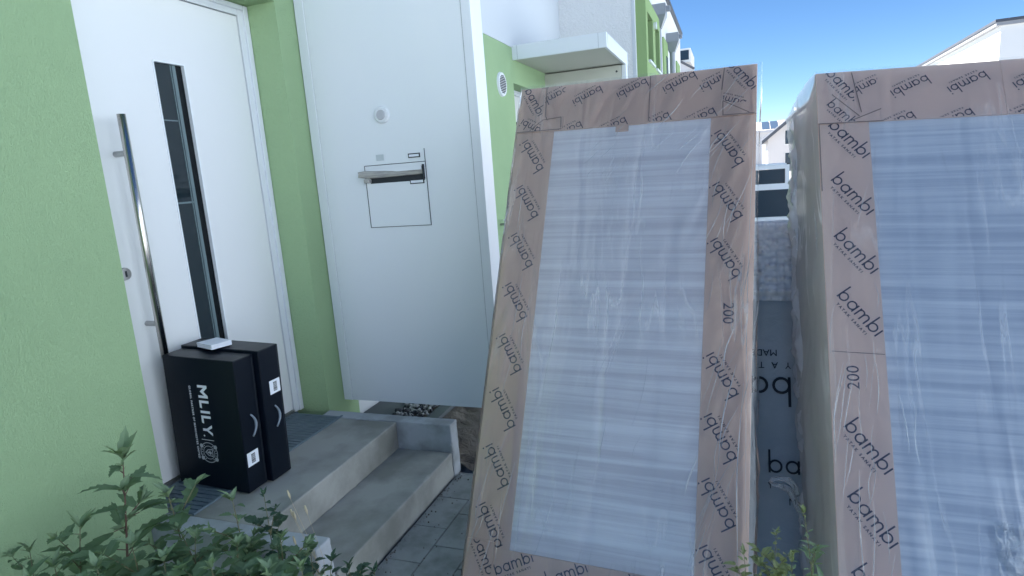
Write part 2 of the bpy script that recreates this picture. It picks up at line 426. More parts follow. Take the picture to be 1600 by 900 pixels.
# ------------------------------------------------------------------ near terraced house
FX = -2.14
house = empty('terraced_house', (FX, 4, 0), 'nearest terraced house, green rendered ground floor with white door and steel bar handle', 'house')
def part(name, exts, m, par=house, bev=0.0):
    bm = bmesh.new()
    for e in exts: bx(bm, *e, bev=bev)
    off = Vector((0, 0, 0)); q = par
    while q is not None: off += q.location; q = q.parent
    bmesh.ops.translate(bm, verts=bm.verts, vec=-off)
    return link(name, bm, m, par)
part('green_wall', [(-2.34, FX, -1.6, 1.645, 0, 2.79), (-2.54, FX, 1.645, 2.715, 2.432, 2.79),
                    (-2.54, FX, 2.715, 3.0, .1, 2.79), (-2.54, FX, 3.0, 6.36, .31, 2.79),
                    (-2.54, FX, 6.36, 7.6, 2.432, 2.79), (-2.54, FX, 7.6, 8.45, .31, 2.79)], m_green)
part('plinth', [(-2.54, FX - .004, 3.0, 6.36, 0, .308), (-2.54, FX - .004, 7.6, 8.45, 0, .308)], m_plinth)
part('upper_wall', [(-9, FX, -1.6, 8.45, 2.793, 6.8)], m_whites)
part('inner_wall', [(-9, -2.56, -1.6, 8.45, 0, 2.78)], m_plinth)
part('roof', [(-9.1, FX + .12, -1.7, 8.55, 6.803, 6.95)], m_zinc)

def door(y0, y1, handle=True, zt=2.43, zb=.272):
    fr = part('door_frame', [(-2.40, -2.318, y0 + .002, y0 + .055, zb, zt), (-2.40, -2.318, y1 - .068, y1 - .002, zb, zt),
                             (-2.40, -2.319, y0 + .055, y1 - .068, zt - .053, zt),
                             (-2.40, -2.308, y1 - .034, y1 - .003, zb, zt - .001), (-2.40, -2.308, y0 + .003, y1 - .035, zt - .024, zt - .001)], m_frame, bev=.003)
    a, b, g0, g1, gz0, gz1 = y0 + .060, y1 - .073, y0 + .461, y0 + .619, .45, 2.086
    lf = part('door', [(-2.40, -2.325, a, g0, zb + .02, zt - .058), (-2.40, -2.325, g1, b, zb + .02, zt - .058),
                       (-2.40, -2.325, g0, g1, zb + .02, gz0), (-2.40, -2.325, g0, g1, gz1, zt - .058)], m_door)
    part('seal', [(-2.41, -2.36, a - .008, b + .008, zb + .01, zt - .05)], m_gap, lf)
    part('glass_pane', [(-2.39, -2.341, g0 - .01, g1 + .01, gz0 - .01, gz1 + .01)], m_glass, lf)
    part('glazing_reflection', [(-2.35, -2.3385, g0 + .096, g0 + .101, gz0, gz1), (-2.35, -2.3385, g0 + .106, g0 + .124, gz0, gz1),
                           (-2.35, -2.3397, g0, g0 + .095, 1.84, 1.845), (-2.35, -2.3397, g0, g0 + .12, 1.475, 1.483)], m_glassrefl, lf)  # pale strips paint the double glazing's reflection onto the pane
    part('glass_border', [(-2.35, -2.3393, g0 + .1245, g1, gz0, gz1)], m_dkg, lf)
    part('glass_bead', [(-2.36, -2.3215, g1 - .001, g1 + .006, gz0, gz1), (-2.36, -2.3215, g0 - .006, g0 + .001, gz0, gz1), (-2.36, -2.3217, g0, g1, gz1 - .001, gz1 + .006)], m_cap, lf)
    part('threshold', [(-2.40, -2.315, y0 + .055, y1 - .07, zb - .002, zb + .016)], m_steeld)
    if handle:
        bm = bmesh.new(); hy = y0 + .207
        tube(bm, [(-2.255, hy, .845), (-2.255, hy, 1.842)], .0155, 20)
        bmesh.ops.translate(bm, verts=bm.verts, vec=-house.location)
        h = link('bar_handle', bm, m_steel, lf, smooth=False)
        for p in h.data.polygons: p.use_smooth = len(p.vertices) == 4
        bm = bmesh.new()
        bm.free()
        for z in (.993, 1.692):
            bm = bmesh.new(); tube(bm, [(-2.326, hy, z), (-2.258, hy, z)], .0115, 14)
            bmesh.ops.translate(bm, verts=bm.verts, vec=-house.location)
            link('handle_foot', bm, m_steeld, lf)
        bm = bmesh.new()
        tube(bm, [(-2.326, hy - .060, 1.215), (-2.313, hy - .060, 1.215)], [.027, .024], 24)
        bmesh.ops.translate(bm, verts=bm.verts, vec=-house.location)
        k = link('lock_rose', bm, m_steeld, lf)
        part('keyhole', [(-2.314, -2.3115, hy - .064, hy - .056, 1.203, 1.227)], m_gap, lf)
    return lf
door(1.645, 2.715)
door(6.36, 7.58, handle=False)
part('reveal', [(-2.54, FX - .0015, 2.716, 2.7165, .27, .28)], m_greens)

# wall vent and tap of the neighbouring unit
bm = bmesh.new()
tube(bm, [(FX, 5.977, 2.377), (FX + .02, 5.977, 2.377)], [.12, .112], 32)
bmesh.ops.translate(bm, verts=bm.verts, vec=-Vector((FX, 5.977, 2.377)))
vent = link('wall_vent', bm, m_cap); vent.location = (FX, 5.977, 2.377)
tag(vent, 'round white vent grille with dark slots set in the green wall', 'vent')
bm = bmesh.new()
for k in range(-5, 6):
    h = math.sqrt(max(0, .088 ** 2 - (k * .016) ** 2))
    bx(bm, .0195, .023, -h, h, k * .016 - .005, k * .016 + .005)
link('slots', bm, m_gap, vent)
tap = empty('wall_tap', (FX, 5.66, 1.02), 'small metal tap on the green wall behind the white partition', 'tap')
bm = bmesh.new(); tube(bm, [(0, 0, 0), (.07, 0, 0), (.10, 0, -.02), (.105, 0, -.06)], .012, 10); link('spout', bm, m_steeld, tap)
bm = bmesh.new(); tube(bm, [(.055, 0, .005), (.055, 0, .04)], .008, 8); bx(bm, .045, .065, -.035, .035, .038, .048); link('lever', bm, m_cap, tap)
hb = empty('hose_hook', (FX, 5.66, .78), 'black hook low on the green wall beneath the tap', 'hook')
bm = bmesh.new(); tube(bm, [(0, 0, 0), (.06, 0, -.01), (.08, 0, .05)], .012, 8); link('hook', bm, m_gap, hb)

# canopies over the two doors
def canopy(y0, y1, label):
    c = empty('door_canopy', (FX, y0, 2.735), label, 'canopy', 'flat white canopies over the doors')
    part('fascia', [(FX, -1.148, y0, y0 + .03, 2.664, 2.808), (-1.178, -1.148, y0 + .03, y1, 2.664, 2.808), (FX, -1.178, y1 - .03, y1, 2.664, 2.808)], m_cap, c, bev=.002)
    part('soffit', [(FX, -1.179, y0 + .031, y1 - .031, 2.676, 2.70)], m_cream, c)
    part('top_sheet', [(FX, -1.160, y0 + .031, y1 - .031, 2.78, 2.80)], m_zinc, c)
    for e_ in ((-1.232, -1.2295, y0 - .0015, y0, 2.666, 2.806), (-1.1475, -1.1465, y0 + .07, y0 + .073, 2.666, 2.806), (-2.085, -2.0825, y0 - .0015, y0, 2.666, 2.806)):
        part('corner_joint', [e_], m_zinc, c)
canopy(6.38, 7.72, 'flat white canopy jutting from the wall over the neighbouring door')

# the tall white partition beside the door
part_ = empty('privacy_partition', (FX, 2.93, .28), 'tall white partition panel beside the front door, with a mailbox set in it', 'partition')
part('panel', [(FX + .062, -1.202, 2.862, 2.995, .279, 2.66)], m_panel, part_)
part('edge_trim', [(FX + .004, FX + .060, 2.859, 2.998, .277, 2.66), (-1.200, -1.150, 2.859, 2.998, .277, 2.66)], m_cap, part_, bev=.003)
part('shadow_gap', [(FX + .060, FX + .062, 2.864, 2.99, .28, 2.655), (-1.202, -1.200, 2.864, 2.99, .28, 2.655)], m_gap, part_)
p2 = empty('privacy_partition', (FX, 7.74, .28), 'cream side of the neighbouring partition under the jutting canopy', 'partition')
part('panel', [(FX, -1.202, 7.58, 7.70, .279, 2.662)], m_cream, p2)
part('edge_trim', [(-1.200, -1.150, 7.577, 7.703, .277, 2.662)], m_cap, p2, bev=.003)
bm = bmesh.new(); tube(bm, [(-1.259, 7.58, 2.594), (-1.259, 7.572, 2.594)], .012, 10)
bmesh.ops.translate(bm, verts=bm.verts, vec=-p2.location); link('screw', bm, m_gap, p2)

# ------------------------------------------------------------------ mailbox in the partition
PY = 2.862
mb = empty('mailbox', (-1.64, PY, 1.43), 'flush white mailbox in the tall partition, letter slot open', 'mailbox')
X0, X1, Z0, Z1 = -1.824, -1.462, 1.270, 1.596
part('door_plate', [(X0 + .004, X1 - .004, PY - .003, PY + .01, Z0 + .004, 1.500), (X0 + .004, -1.798, PY - .003, PY + .01, 1.501, Z1 - .003),
                    (-1.474, X1 - .004, PY - .003, PY + .01, 1.501, Z1 - .003), (-1.798, -1.474, PY - .003, PY + .01, 1.574, Z1 - .003)], m_panel, mb)
part('gap', [(X0, X0 + .002, PY - .0035, PY + .004, Z0, Z1), (X1 - .002, X1, PY - .0035, PY + .004, Z0, 1.66), (X0 + .002, X1 - .002, PY - .0035, PY + .004, Z0, Z0 + .0025),
             (X0 + .003, X1 - .003, PY - .0035, PY + .004, Z1 - .002, Z1 + .001)], m_gap, mb)
part('slot', [(-1.797, -1.475, PY - .0005, PY + .01, 1.502, 1.573)], m_gap, mb)
fl = part('slot_flap', [(-1.797, -1.480, PY - .020, PY - .016, 1.556, 1.580)], m_cap, mb)
part('side_cheek', [(-1.4745, -1.471, PY - .022, PY - .002, 1.508, 1.582)], m_gap, mb)
for (xa, xb, za, zb) in ((-1.560, -1.478, 1.486, 1.509), (-1.556, -1.488, 1.618, 1.640)):
    tg = part('name_plate', [(xa, xb, PY - .006, PY - .0035, za, zb)], m_gap, mb)
    part('name_card', [(xa + .006, xb - .006, PY - .0085, PY - .006, za + .005, zb - .005)], m_paper, tg)
part('speaker_field', [(-1.745, -1.700, PY - .0042, PY - .003, 1.617, 1.648)], mat('pale_grey_field', (.55, .60, .61), .6), mb)
bell = empty('door_bell', (-1.685, PY, 1.845), 'small round grey doorbell on the tall white partition above the mailbox', 'doorbell')
bm = bmesh.new(); tube(bm, [(0, 0, 0), (0, -.010, 0), (0, -.014, 0)], [.044, .042, .036], 40)
link('bell_plate', bm, mat('satin_grey_plate', (.76, .78, .79), .5), bell)
bm = bmesh.new(); tube(bm, [(0, -.013, 0), (0, -.019, 0)], [.026, .022], 30)
link('bell_button', bm, mat('grey_button', (.50, .50, .52), .6), bell)

# rolled newspaper sticking out of the slot
bm = bmesh.new()
pts = [(-1.842, PY - .035, 1.552), (-1.80, PY - .03, 1.550), (-1.72, PY - .022, 1.547), (-1.62, PY - .015, 1.546), (-1.50, PY - .006, 1.547), (-1.478, PY - .003, 1.548)]
rr = [.014, .020, .018, .014, .013, .012]
for a in (0, 1):
    ring = []
    for p, q in zip(pts, rr):
        ring.append([bm.verts.new((p[0] + .004 * math.sin(k), p[1] + math.cos(2 * math.pi * k / 16) * q * (.5 if a == 0 else .42), p[2] - a * .006 + math.sin(2 * math.pi * k / 16) * q * (1.0 if a == 0 else .6))) for k in range(16)])
    for u_, v_ in zip(ring, ring[1:]):
        for k in range(16): bm.faces.new((u_[k], u_[(k + 1) % 16], v_[(k + 1) % 16], v_[k]))
    bm.faces.new(ring[0][::-1]); bm.faces.new(ring[-1])
bx(bm, -1.806, -1.775, PY - .055, PY - .02, 1.506, 1.528, bev=.006)
o = link('rolled_newspaper', bm, m_news); tag(o, 'rolled newspaper sticking out of the mailbox slot', 'newspaper')

# ------------------------------------------------------------------ concrete steps
def cast(name, ext, m, par):
    x0, x1, y0, y1, z0, z1 = ext
    bm = bmesh.new(); bx(bm, *ext, bev=.006)
    bmesh.ops.subdivide_edges(bm, edges=[e for e in bm.edges if e.calc_length() > .05], cuts=40, use_grid_fill=True)
    for v in bm.verts:
        p = v.co.copy()
        k = noise.fractal(p * 28, 1, 2, 4) * .0016 - max(0, noise.noise(p * 45) - .38) * .012
        c_ = Vector(((x0 + x1) / 2, (y0 + y1) / 2, (z0 + z1) / 2)); ex = sum(1 for a_, lo, hi in ((p.x, x0, x1), (p.y, y0, y1), (p.z, z0, z1)) if min(a_ - lo, hi - a_) < .0065)
        if ex >= 2: v.co += (p - c_).normalized() * k * 1.3
        else: v.co += Vector((0, 0, noise.noise(p * 9) * .0006)) if abs(p.z - z1) < 1e-4 else Vector((noise.noise(p * 9) * .0006, 0, 0))
    bmesh.ops.translate(bm, verts=bm.verts, vec=-par.location)
    return link(name, bm, m, par)
st = empty('concrete_steps', (-1.7, 2.13, 0), 'two grey concrete steps between side slabs in front of the door', 'steps')
cast('upper_step', (-2.31, -1.662, 1.642, 2.632, -.02, .267), m_conc, st)
cast('lower_step', (-1.664, -1.354, 1.642, 2.632, -.02, .123), m_conc, st)
cast('side_slab', (FX + .002, -1.352, 2.634, 2.716, -.02, .270), m_concl, st)
cast('side_slab', (FX + .002, -1.360, 1.556, 1.640, -.02, .270), m_concl, st)

dm = empty('entrance_grating', (-2.16, 2.14, .267), 'ribbed blue-grey entrance mat let into the top step before the door', 'door mat')
ex = [(-2.30, -2.013, 1.65 + i * .0276, 1.65 + i * .0276 + .019, .268, .2745) for i in range(36)]
part('ribs', ex, m_mat, dm)
part('mat_frame', [(-2.312, -2.300, 1.645, 2.65, .268, .276), (-2.013, -2.004, 1.645, 2.65, .268, .2755), (-2.30, -2.013, 1.66, 2.645, .2672, .2695)], m_mat, dm)

# ------------------------------------------------------------------ the two black cartons
def crest2d():
    P = arc2d(0, 0, 1.0, .07, 0, 2 * math.pi, 36) + arc2d(0, 0, .66, .05, 0, 2 * math.pi, 30)
    for s in (-1, 1):
        P += arc2d(s * .60, .80 * 1.0, .2, .19, 0, 2 * math.pi, 10) + arc2d(s * .60, -.80, .2, .19, 0, 2 * math.pi, 10)
    P += [[(-.38, .42), (-.32, -.1), (0, -.46), (.32, -.1), (.38, .42), (.30, .42), (.25, -.06), (0, -.34), (-.25, -.06), (-.30, .42)]]
    P += rect2d(-.38, .36, .38, .44) + rect2d(-.08, -.2, .08, .28) + rect2d(-.2, .04, .2, .16) + [[(.05, .28), (.18, .2), (.1, .1), (.04, .16)]]
    for k in range(7):
        a = math.pi * (.2 + .6 * k / 6)
        for sg in (1, -1):
            c = (.8 * math.cos(a), sg * .8 * math.sin(a))
            P += [[(c[0] - .035, c[1] - .07), (c[0] + .035, c[1] - .07), (c[0] + .035, c[1] + .07), (c[0] - .035, c[1] + .07)]]
    return P
def mlily2d():
    """MLILY in cut-out capitals, 1 high"""
    w_ = .22; P = []; x = 0
    P += [[(0, 0), (w_, 0), (w_, 1), (0, 1)], [(w_, 1), (w_, .62), (.56, .22), (.56, .60)], [(.56, .60), (.56, .22), (.90, .62), (.90, 1)], [(.90, 0), (.90 + w_, 0), (.90 + w_, 1), (.90, 1)]]
    x = 1.34
    P += rect2d(x, 0, x + w_, 1) + [[(x + w_, 0), (x + .64, 0), (x + .70, .22), (x + w_, .22)]]; x += .90
    P += rect2d(x, 0, x + w_, 1); x += .44
    P += rect2d(x, 0, x + w_, 1) + [[(x + w_, 0), (x + .64, 0), (x + .70, .22), (x + w_, .22)]]; x += .78
    P += [[(x, 1), (x + .36, .42), (x + .58, .42), (x + .26, 1)], [(x + .98, 1), (x + .58, .42), (x + .36, .42), (x + .72, 1)]] + rect2d(x + .36, 0, x + .58, .42)
    P += arc2d(x + 1.02, .06, .085, .08, 0, 2 * math.pi, 10)
    return P, x + .98
def carton(name, x0, x1, y0, y1, z0, z1, label, front, grp):
    c = empty(name, ((x0 + x1) / 2, (y0 + y1) / 2, z0), label, 'carton', grp)
    part('carton_body', [(x0, x1, y0, y1, z0, z1)], m_black, c, bev=.004)
    off = -c.location
    part('lid_seam', [(x0 + .01, x1 + .0006, y1 - .012, y1 - .009, z0 + .01, z1 - .01)], m_gap, c)
    return c
A = carton('black_carton', -2.268, -1.892, 1.826, 1.935, .2750, .850, 'front black carton with white lettering and a round crest, standing on the entrance mat', True, 'black cartons at the front door')
B = carton('black_carton', -2.282, -1.866, 1.9375, 2.056, .2751, .860, 'rear black carton against the door, its lettered face hidden by the carton in front', False, 'black cartons at the front door')
for c_ in (A, B):
    c_.rotation_euler = (0, rad(2.3), 0); c_.location.z += .007
def rot90cw(P): return [[(y, -x) for x, y in p] for p in P]        # text running downwards
mm, mw = mlily2d()
bm = bmesh.new()
s = .222 / mw
off = A.location
def onA(P, dx, dz): return [[(x + dx - off.x, y + dz - off.z) for x, y in p] for p in P]
# letters run down the face and lean a little, as printed along the carton's long side
print2d(bm, onA(xf(rot90cw(mm), s, 0), -2.096, .742), -.0552, mi=0)
print2d(bm, onA(rect2d(-.033, -.0012, .033, .0012), -2.078, .500), -.0552, mi=0)
t_ = txt2d('GLOBAL PARTNER OF MANCHESTER UNITED', .018, 1.25, .03); tw = width(t_)
print2d(bm, onA(xf(rot90cw(t_), .325 / tw, 0), -2.142, .735), -.0552, mi=0)
link('lettering', bm, m_print, A)
bm = bmesh.new()
print2d(bm, onA(xf(rot90cw(crest2d()), .046, 0), -2.080, .443), -.0552, mi=0)
link('crest', bm, m_crest, A)
def side_bits(c, xf_, hy, hz, ly, lz, bulge=.0):
    # moulded handle and barcode label on the narrow +x face
    pts = []
    for k in range(13):
        a = -1 + 2 * k / 12
        pts.append((xf_ + .004 - c.location.x, hy + .024 * (1 - a * a) - c.location.y, hz + a * .048 - c.location.z))
    bm = bmesh.new(); tube(bm, pts, [.0035 + .0025 * (1 - abs(-1 + 2 * k / 12)) for k in range(13)], 8)
    link('carry_handle', bm, m_grip, c, smooth=True)
    bm = bmesh.new(); bx(bm, xf_ - .001 - c.location.x, xf_ + .0012 - c.location.x, ly - .031 - c.location.y, ly + .031 - c.location.y, lz - .030 - c.location.z, lz + .030 - c.location.z)
    lb = link('barcode_label', bm, m_paper, c)
    bm = bmesh.new(); random.seed(3); z = lz - .020
    while z < lz + .018:
        h = random.choice((.0012, .002, .003))
        bx(bm, xf_ + .0012 - c.location.x, xf_ + .0018 - c.location.x, ly - .010 - c.location.y, ly + .012 - c.location.y, z - c.location.z, z + h - c.location.z)
        z += h + random.choice((.0012, .002))
    link('bars', bm, m_gap, lb)
side_bits(A, -1.892, 1.880, .563, 1.868, .424)
side_bits(B, -1.866, 1.995, .560, 2.012, .690)
for c, tx, ty, tz in ((A, -2.00, 1.872, .8508), (B, -1.97, 2.01, .8608)):
    t_ = txt2d('MLILY', .03, 1.0)
    bm = bmesh.new()
    for p in xf(t_, .6, 0, 0, 0):
        try: bm.faces.new([bm.verts.new((x + tx - c.location.x, y + ty - c.location.y, tz - c.location.z + .0008)) for x, y in p])
        except ValueError: pass
    link('top_lettering', bm, m_crest, c)
# leaflets on top
lf = empty('leaflet_stack', (-2.085, 1.955, .8705), 'small stack of white leaflets lying on top of the black cartons', 'leaflets')
random.seed(5)
for k in range(3):
    bm = bmesh.new(); bx(bm, -.060, .060, -.045, .045, .0005 + k * .007, .0065 + k * .007, bev=.001)
    o = link('leaflet', bm, m_paper, lf); o.rotation_euler = (0, 0, rad(-18 + random.uniform(-3, 3)))

# ------------------------------------------------------------------ tall wrapped panels leaning back
W, H = .961, 2.08
def lean_box(name, O, u, v, n, k, label):
    e = bpy.data.objects.new(name, None); C.objects.link(e)
    u, v, n = Vector(u).normalized(), Vector(v).normalized(), Vector(n).normalized()
    O = Vector((0, 0, 1.5)) + (Vector(O) - Vector((0, 0, 1.5))) * k
    mw = Matrix.Identity(4); b = -n
    for i in range(3):
        mw[i][0] = u[i]; mw[i][1] = b[i]; mw[i][2] = v[i]; mw[i][3] = O[i]
    e.matrix_world = mw @ Matrix.Scale(k, 4)
    tag(e, label, 'packed bed base', 'tall packed bed bases leaning in the yard')
    return e
def wr(x, z, sd, fx=5.0, fz=1.2, ang=0.0):
    c, s_ = math.cos(ang), math.sin(ang)
    a, b = x * c + z * s_, -x * s_ + z * c
    return noise.ridged_multi_fractal(Vector((a * fx, b * fz, sd)), 1.0, 2.1, 4, 1.0, 2.0)

Rb_ref = {}
def card_part(name, pieces, logos, par, texts=(), mat2=m_ink):
    bm = bmesh.new()
    for (x0, x1, z0, z1, y0) in pieces: bx(bm, x0, x1, y0, .02, z0, z1, bev=.0015)
    for (cx, cz, ang, sz, clip, lift) in logos:
        print2d(bm, xf(LOGO, sz / LOGOW, ang, cx, cz), lift - .0009, clip)
    for (s, cx, cz, ang, sz, lift) in texts:
        t = txt2d(s, sz); tw = width(t)
        t = [[(x - tw / 2, y - sz * .35) for x, y in p] for p in t]
        print2d(bm, xf(t, 1, ang, cx, cz), lift - .0009)
    return link(name, bm, [m_cardr if par is Rb_ref.get('r') else m_card, mat2], par)

def film_sheet(name, par, m, sec, z0, z1, nz, fn, seg_len=.012):
    """sheet following the section polyline sec [(x, y)], from z0 to z1, pushed outward by fn(s, z, x)"""
    pts = []; S = 0
    for (a, b) in zip(sec, sec[1:]):
        L_ = math.hypot(b[0] - a[0], b[1] - a[1]); k = max(1, int(L_ / seg_len))
        nx, ny = (b[1] - a[1]) / L_, -(b[0] - a[0]) / L_
        for i in range(k):
            t = i / k; pts.append((a[0] + (b[0] - a[0]) * t, a[1] + (b[1] - a[1]) * t, nx, ny, S + L_ * t))
        S += L_
    pts.append((sec[-1][0], sec[-1][1], nx, ny, S))
    bm = bmesh.new(); g = []
    for j in range(nz + 1):
        z = z0 + (z1 - z0) * j / nz; row = []
        for (x, y, nx, ny, s_) in pts:
            dd = fn(s_, z, x)
            row.append(bm.verts.new((x + nx * dd, y + ny * dd, z)))
        g.append(row)
    for j in range(nz):
        for i in range(len(pts) - 1): bm.faces.new((g[j][i], g[j][i + 1], g[j + 1][i + 1], g[j + 1][i]))
    return link(name, bm, m, par, smooth=True)

def fold_into(par, bm, m, part_name='top_board', slot=2):
    # cut edges and creases belong to the folded top board
    tb = [c for c in par.children if c.name.split('.')[0] == part_name][0]
    tb.data.materials.append(m)
    for fc in bm.faces: fc.material_index = slot; fc.smooth = part_name == 'film'
    bm.from_mesh(tb.data); bm.to_mesh(tb.data); bm.free()
# --- left one
Lb = lean_box('packed_bed_base', (-0.926, 1.745, 0.0), (.999, -.037, -.016), (.031, .45, .893), (-.026, -.892, .451), .992,
              'tall film-wrapped bed base leaning back beside the steps, its whole front visible')
T = .24
def strip_logos(cx, z_list, ang, sz, clip, lift): return [(cx, z, ang, sz, clip, lift) for z in z_list]
bm = bmesh.new(); bx(bm, .004, W - .004, .004, T, .004, H - .004)
link('core', bm, m_cards, Lb)
bm = bmesh.new(); bx(bm, .15, W - .15, .0005, .01, .19, H - .19)
link('laminate_face', bm, m_lam, Lb)
a_ = rad(122)
card_part('side_board', [(0, .167, .17, H - .17, -.002)], strip_logos(.085, [1.760, 1.550, 1.338, 1.126, .917, .705, .494, .283], a_, .163, (.004, .164, .21, H - .215), -.002), Lb)
card_part('side_board', [(W - .163, W, .17, H - .17, -.002)], strip_logos(.868, [1.739, 1.525, 1.305, .885, .677, .467, .260], a_, .163, (W - .160, W - .004, .21, H - .215), -.002), Lb, [('200', .882, 1.101, -math.pi / 2, .052, -.002)])
tl = rad(206)
rows = [(.297, 2.022), (.484, 2.034), (.672, 2.038)]
rows2 = [(.225, 1.864), (.410, 1.866), (.580, 1.868), (.750, 1.870)]
card_part('top_board', [(.105, .558, H - .214, H, -.0055), (.556, .838, H - .212, H - .0005, -.0085), (.0, .112, H - .2135, H - .001, -.0075), (.834, W, H - .2125, H - .001, -.0105),
                        (.110, .205, H - .206, H - .150, -.0070), (.43, .482, H - .240, H - .21, -.0045)],
          [(x, z, tl, .128, (.14, .553, H - .212, H - .002), -.0055) for x, z in rows[:2] + rows2[:2]] +
          [(x, z, tl, .132, (.56, .83, H - .21, H - .002), -.0085) for x, z in rows[2:] + rows2[2:] + [(.815, 2.03)]] +
          [(.062, 2.01, rad(-60), .15, (.003, .108, H - .21, H - .003), -.0075), (.075, 1.89, rad(150), .13, (.003, .108, H - .21, H - .003), -.0075),
           (.905, 2.035, rad(-52), .15, (.84, W - .003, H - .21, H - .003), -.0105), (.870, 1.935, rad(160), .11, (.84, W - .003, H - .16, H - .003), -.0105), (.15, 2.035, tl, .13, (.115, .2, H - .14, H - .003), -.0055)], Lb)
card_part('bottom_board', [(.0, W, .0, .209, -.0045), (.0, .11, .001, .228, -.0065)],
          [(x, .165, rad(27), .15, (.115, W - .004, .004, .206), -.0045) for x in (.19, .385, .57, .75, .92)] +
          [(x, .03, rad(27), .15, (.115, W - .004, .004, .206), -.0045) for x in (.29, .48, .67, .85)] + [(.07, .175, rad(-58), .15, (.003, .107, .01, .225), -.0065)], Lb)
# creases and cut edges of the folded corners
bm = bmesh.new()
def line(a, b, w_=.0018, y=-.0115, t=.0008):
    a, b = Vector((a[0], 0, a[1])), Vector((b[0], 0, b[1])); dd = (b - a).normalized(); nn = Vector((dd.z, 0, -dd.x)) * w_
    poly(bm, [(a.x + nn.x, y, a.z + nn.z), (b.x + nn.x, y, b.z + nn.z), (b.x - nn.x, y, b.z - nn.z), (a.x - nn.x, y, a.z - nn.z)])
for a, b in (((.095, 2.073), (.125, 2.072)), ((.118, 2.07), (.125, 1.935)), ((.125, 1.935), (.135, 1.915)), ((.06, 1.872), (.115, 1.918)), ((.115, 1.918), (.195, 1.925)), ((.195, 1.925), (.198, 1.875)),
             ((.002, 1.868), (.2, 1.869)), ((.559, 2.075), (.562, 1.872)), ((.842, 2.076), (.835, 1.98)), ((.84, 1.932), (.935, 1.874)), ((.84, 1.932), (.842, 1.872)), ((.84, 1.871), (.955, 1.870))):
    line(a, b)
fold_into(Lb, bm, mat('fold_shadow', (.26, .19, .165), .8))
def fnL(s_, z, x):
    e = max(0, 1 - abs(x - W) / .25); e2 = max(0, 1 - abs(x) / .16); top = max(0, 1 - (H - z) / .35)
    a = .003 + .0045 * max(0, wr(x, z, 3.1, 9, 1.6, rad(-20)) - .9) * (.35 + 1.3 * max(e, top * .9) + .6 * e2)
    side = 1 if (s_ > .25 + W) else 0
    if side: a = .006 + .013 * max(0, wr(s_, z, 9.7, 6, 3.5)) * (.6 + .4 * math.sin(z * 3))
    if s_ < .235: a = .004 + .006 * max(0, wr(s_, z, 1.7, 6, 4))
    return a
film_sheet('film', Lb, m_film, [(-.002, .235), (-.002, -.013), (W + .002, -.013), (W + .002, .235)], .0, H + .004, 260, fnL)
# twisted stretch creases of the tight film, milky white to paint their glints
bm = bmesh.new(); random.seed(12)
for (x0, z0, x1, z1, wd) in ((.90, 1.06, .868, .90, .0035), (.905, .92, .86, .60, .004), (.93, .86, .925, .30, .003), (.79, .62, .765, .47, .0035), (.915, .78, .865, .63, .002), (.95, 1.9, .945, .4, .002)):
    pts = []
    for k in range(15):
        t = k / 14; pts.append((x0 + (x1 - x0) * t + .006 * math.sin(t * 5 + x0 * 9), -.016, z0 + (z1 - z0) * t))
    tube(bm, pts, [max(.0004, wd * math.sin(math.pi * (k + .5) / 15) * .6) for k in range(15)], 6)
link('film_crease_glint', bm, m_filmm, Lb, smooth=True)

def creases(bm, n, x0, x1, z0, z1, ang, la, lb, wd, y, sd, plane='front'):
    # fine sharp folds of the tight film; some stand in for glints
    q = random.Random(sd)
    for i in range(n):
        x, z = q.uniform(x0, x1), q.uniform(z0, z1); L_ = q.uniform(la, lb); a = rad(ang + q.uniform(-9, 9)); bend = q.uniform(-.012, .012)
        pts = []
        for k in range(13):
            t = k / 12; dx = math.sin(a) * L_ * (t - .5) + bend * math.sin(math.pi * t); dz = math.cos(a) * L_ * (t - .5) + .0
            zz = min(max(z + dz, .01), H - .005)
            if plane == 'front': pts.append((min(max(x + dx, .004), W - .002), y, zz))
            else: pts.append((-.012 - .022 * min(1, x / T2) - q.uniform(0, .001), x + dx * .5, zz))
        w_ = wd * q.uniform(.5, 1.2)
        tube(bm, pts, [max(.00025, w_ * math.sin(math.pi * (k + .5) / 13)) for k in range(13)], 5)
bm = bmesh.new()
creases(bm, 26, W - .155, W - .01, .15, 1.80, 14, .10, .34, .0011, -.0165, 31)
creases(bm, 14, .60, W - .02, 1.70, 2.06, 40, .06, .20, .0011, -.0185, 32)
creases(bm, 16, .02, .15, .10, 1.70, 8, .10, .30, .0010, -.0165, 33)
creases(bm, 10, .30, .50, 1.55, 1.90, 35, .04, .14, .0010, -.0165, 34)
creases(bm, 8, .2, .75, .25, 1.2, 12, .10, .30, .0007, -.0160, 35)
fold_into(Lb, bm, m_filmc, 'film', 1)
# --- right one
Rb = lean_box('packed_bed_base', (.288, 1.641, -.047), (.998, .054, -.035), (.005, .478, .878), (.064, -.877, .477), .9735,
              'tall film-wrapped bed base leaning at the right edge, baggy plastic along its left side')
T2 = .30
Rb_ref['r'] = Rb
bm = bmesh.new(); bx(bm, .004, W - .004, .004, T2, .004, H - .004)
link('core', bm, m_cards, Rb)
bm = bmesh.new(); bx(bm, .15, W - .15, .0005, .01, .19, H - .19)
link('laminate_face', bm, m_lamr, Rb)
card_part('side_board', [(0, .165, .17, 1.035, -.003), (0, .165, 1.032, H - .17, -.002)],
          strip_logos(.096, [1.585, 1.374, 1.163], rad(-52), .172, (.003, .162, 1.04, H - .18), -.002) + [(.096, 1.80, rad(-52), .172, (.003, .162, 1.04, H - .213), -.002)] +
          strip_logos(.096, [.737, .529, .318], rad(-52), .172, (.003, .162, .18, 1.03), -.003), Rb, [('200', .067, .951, math.pi / 2, .052, -.003)])
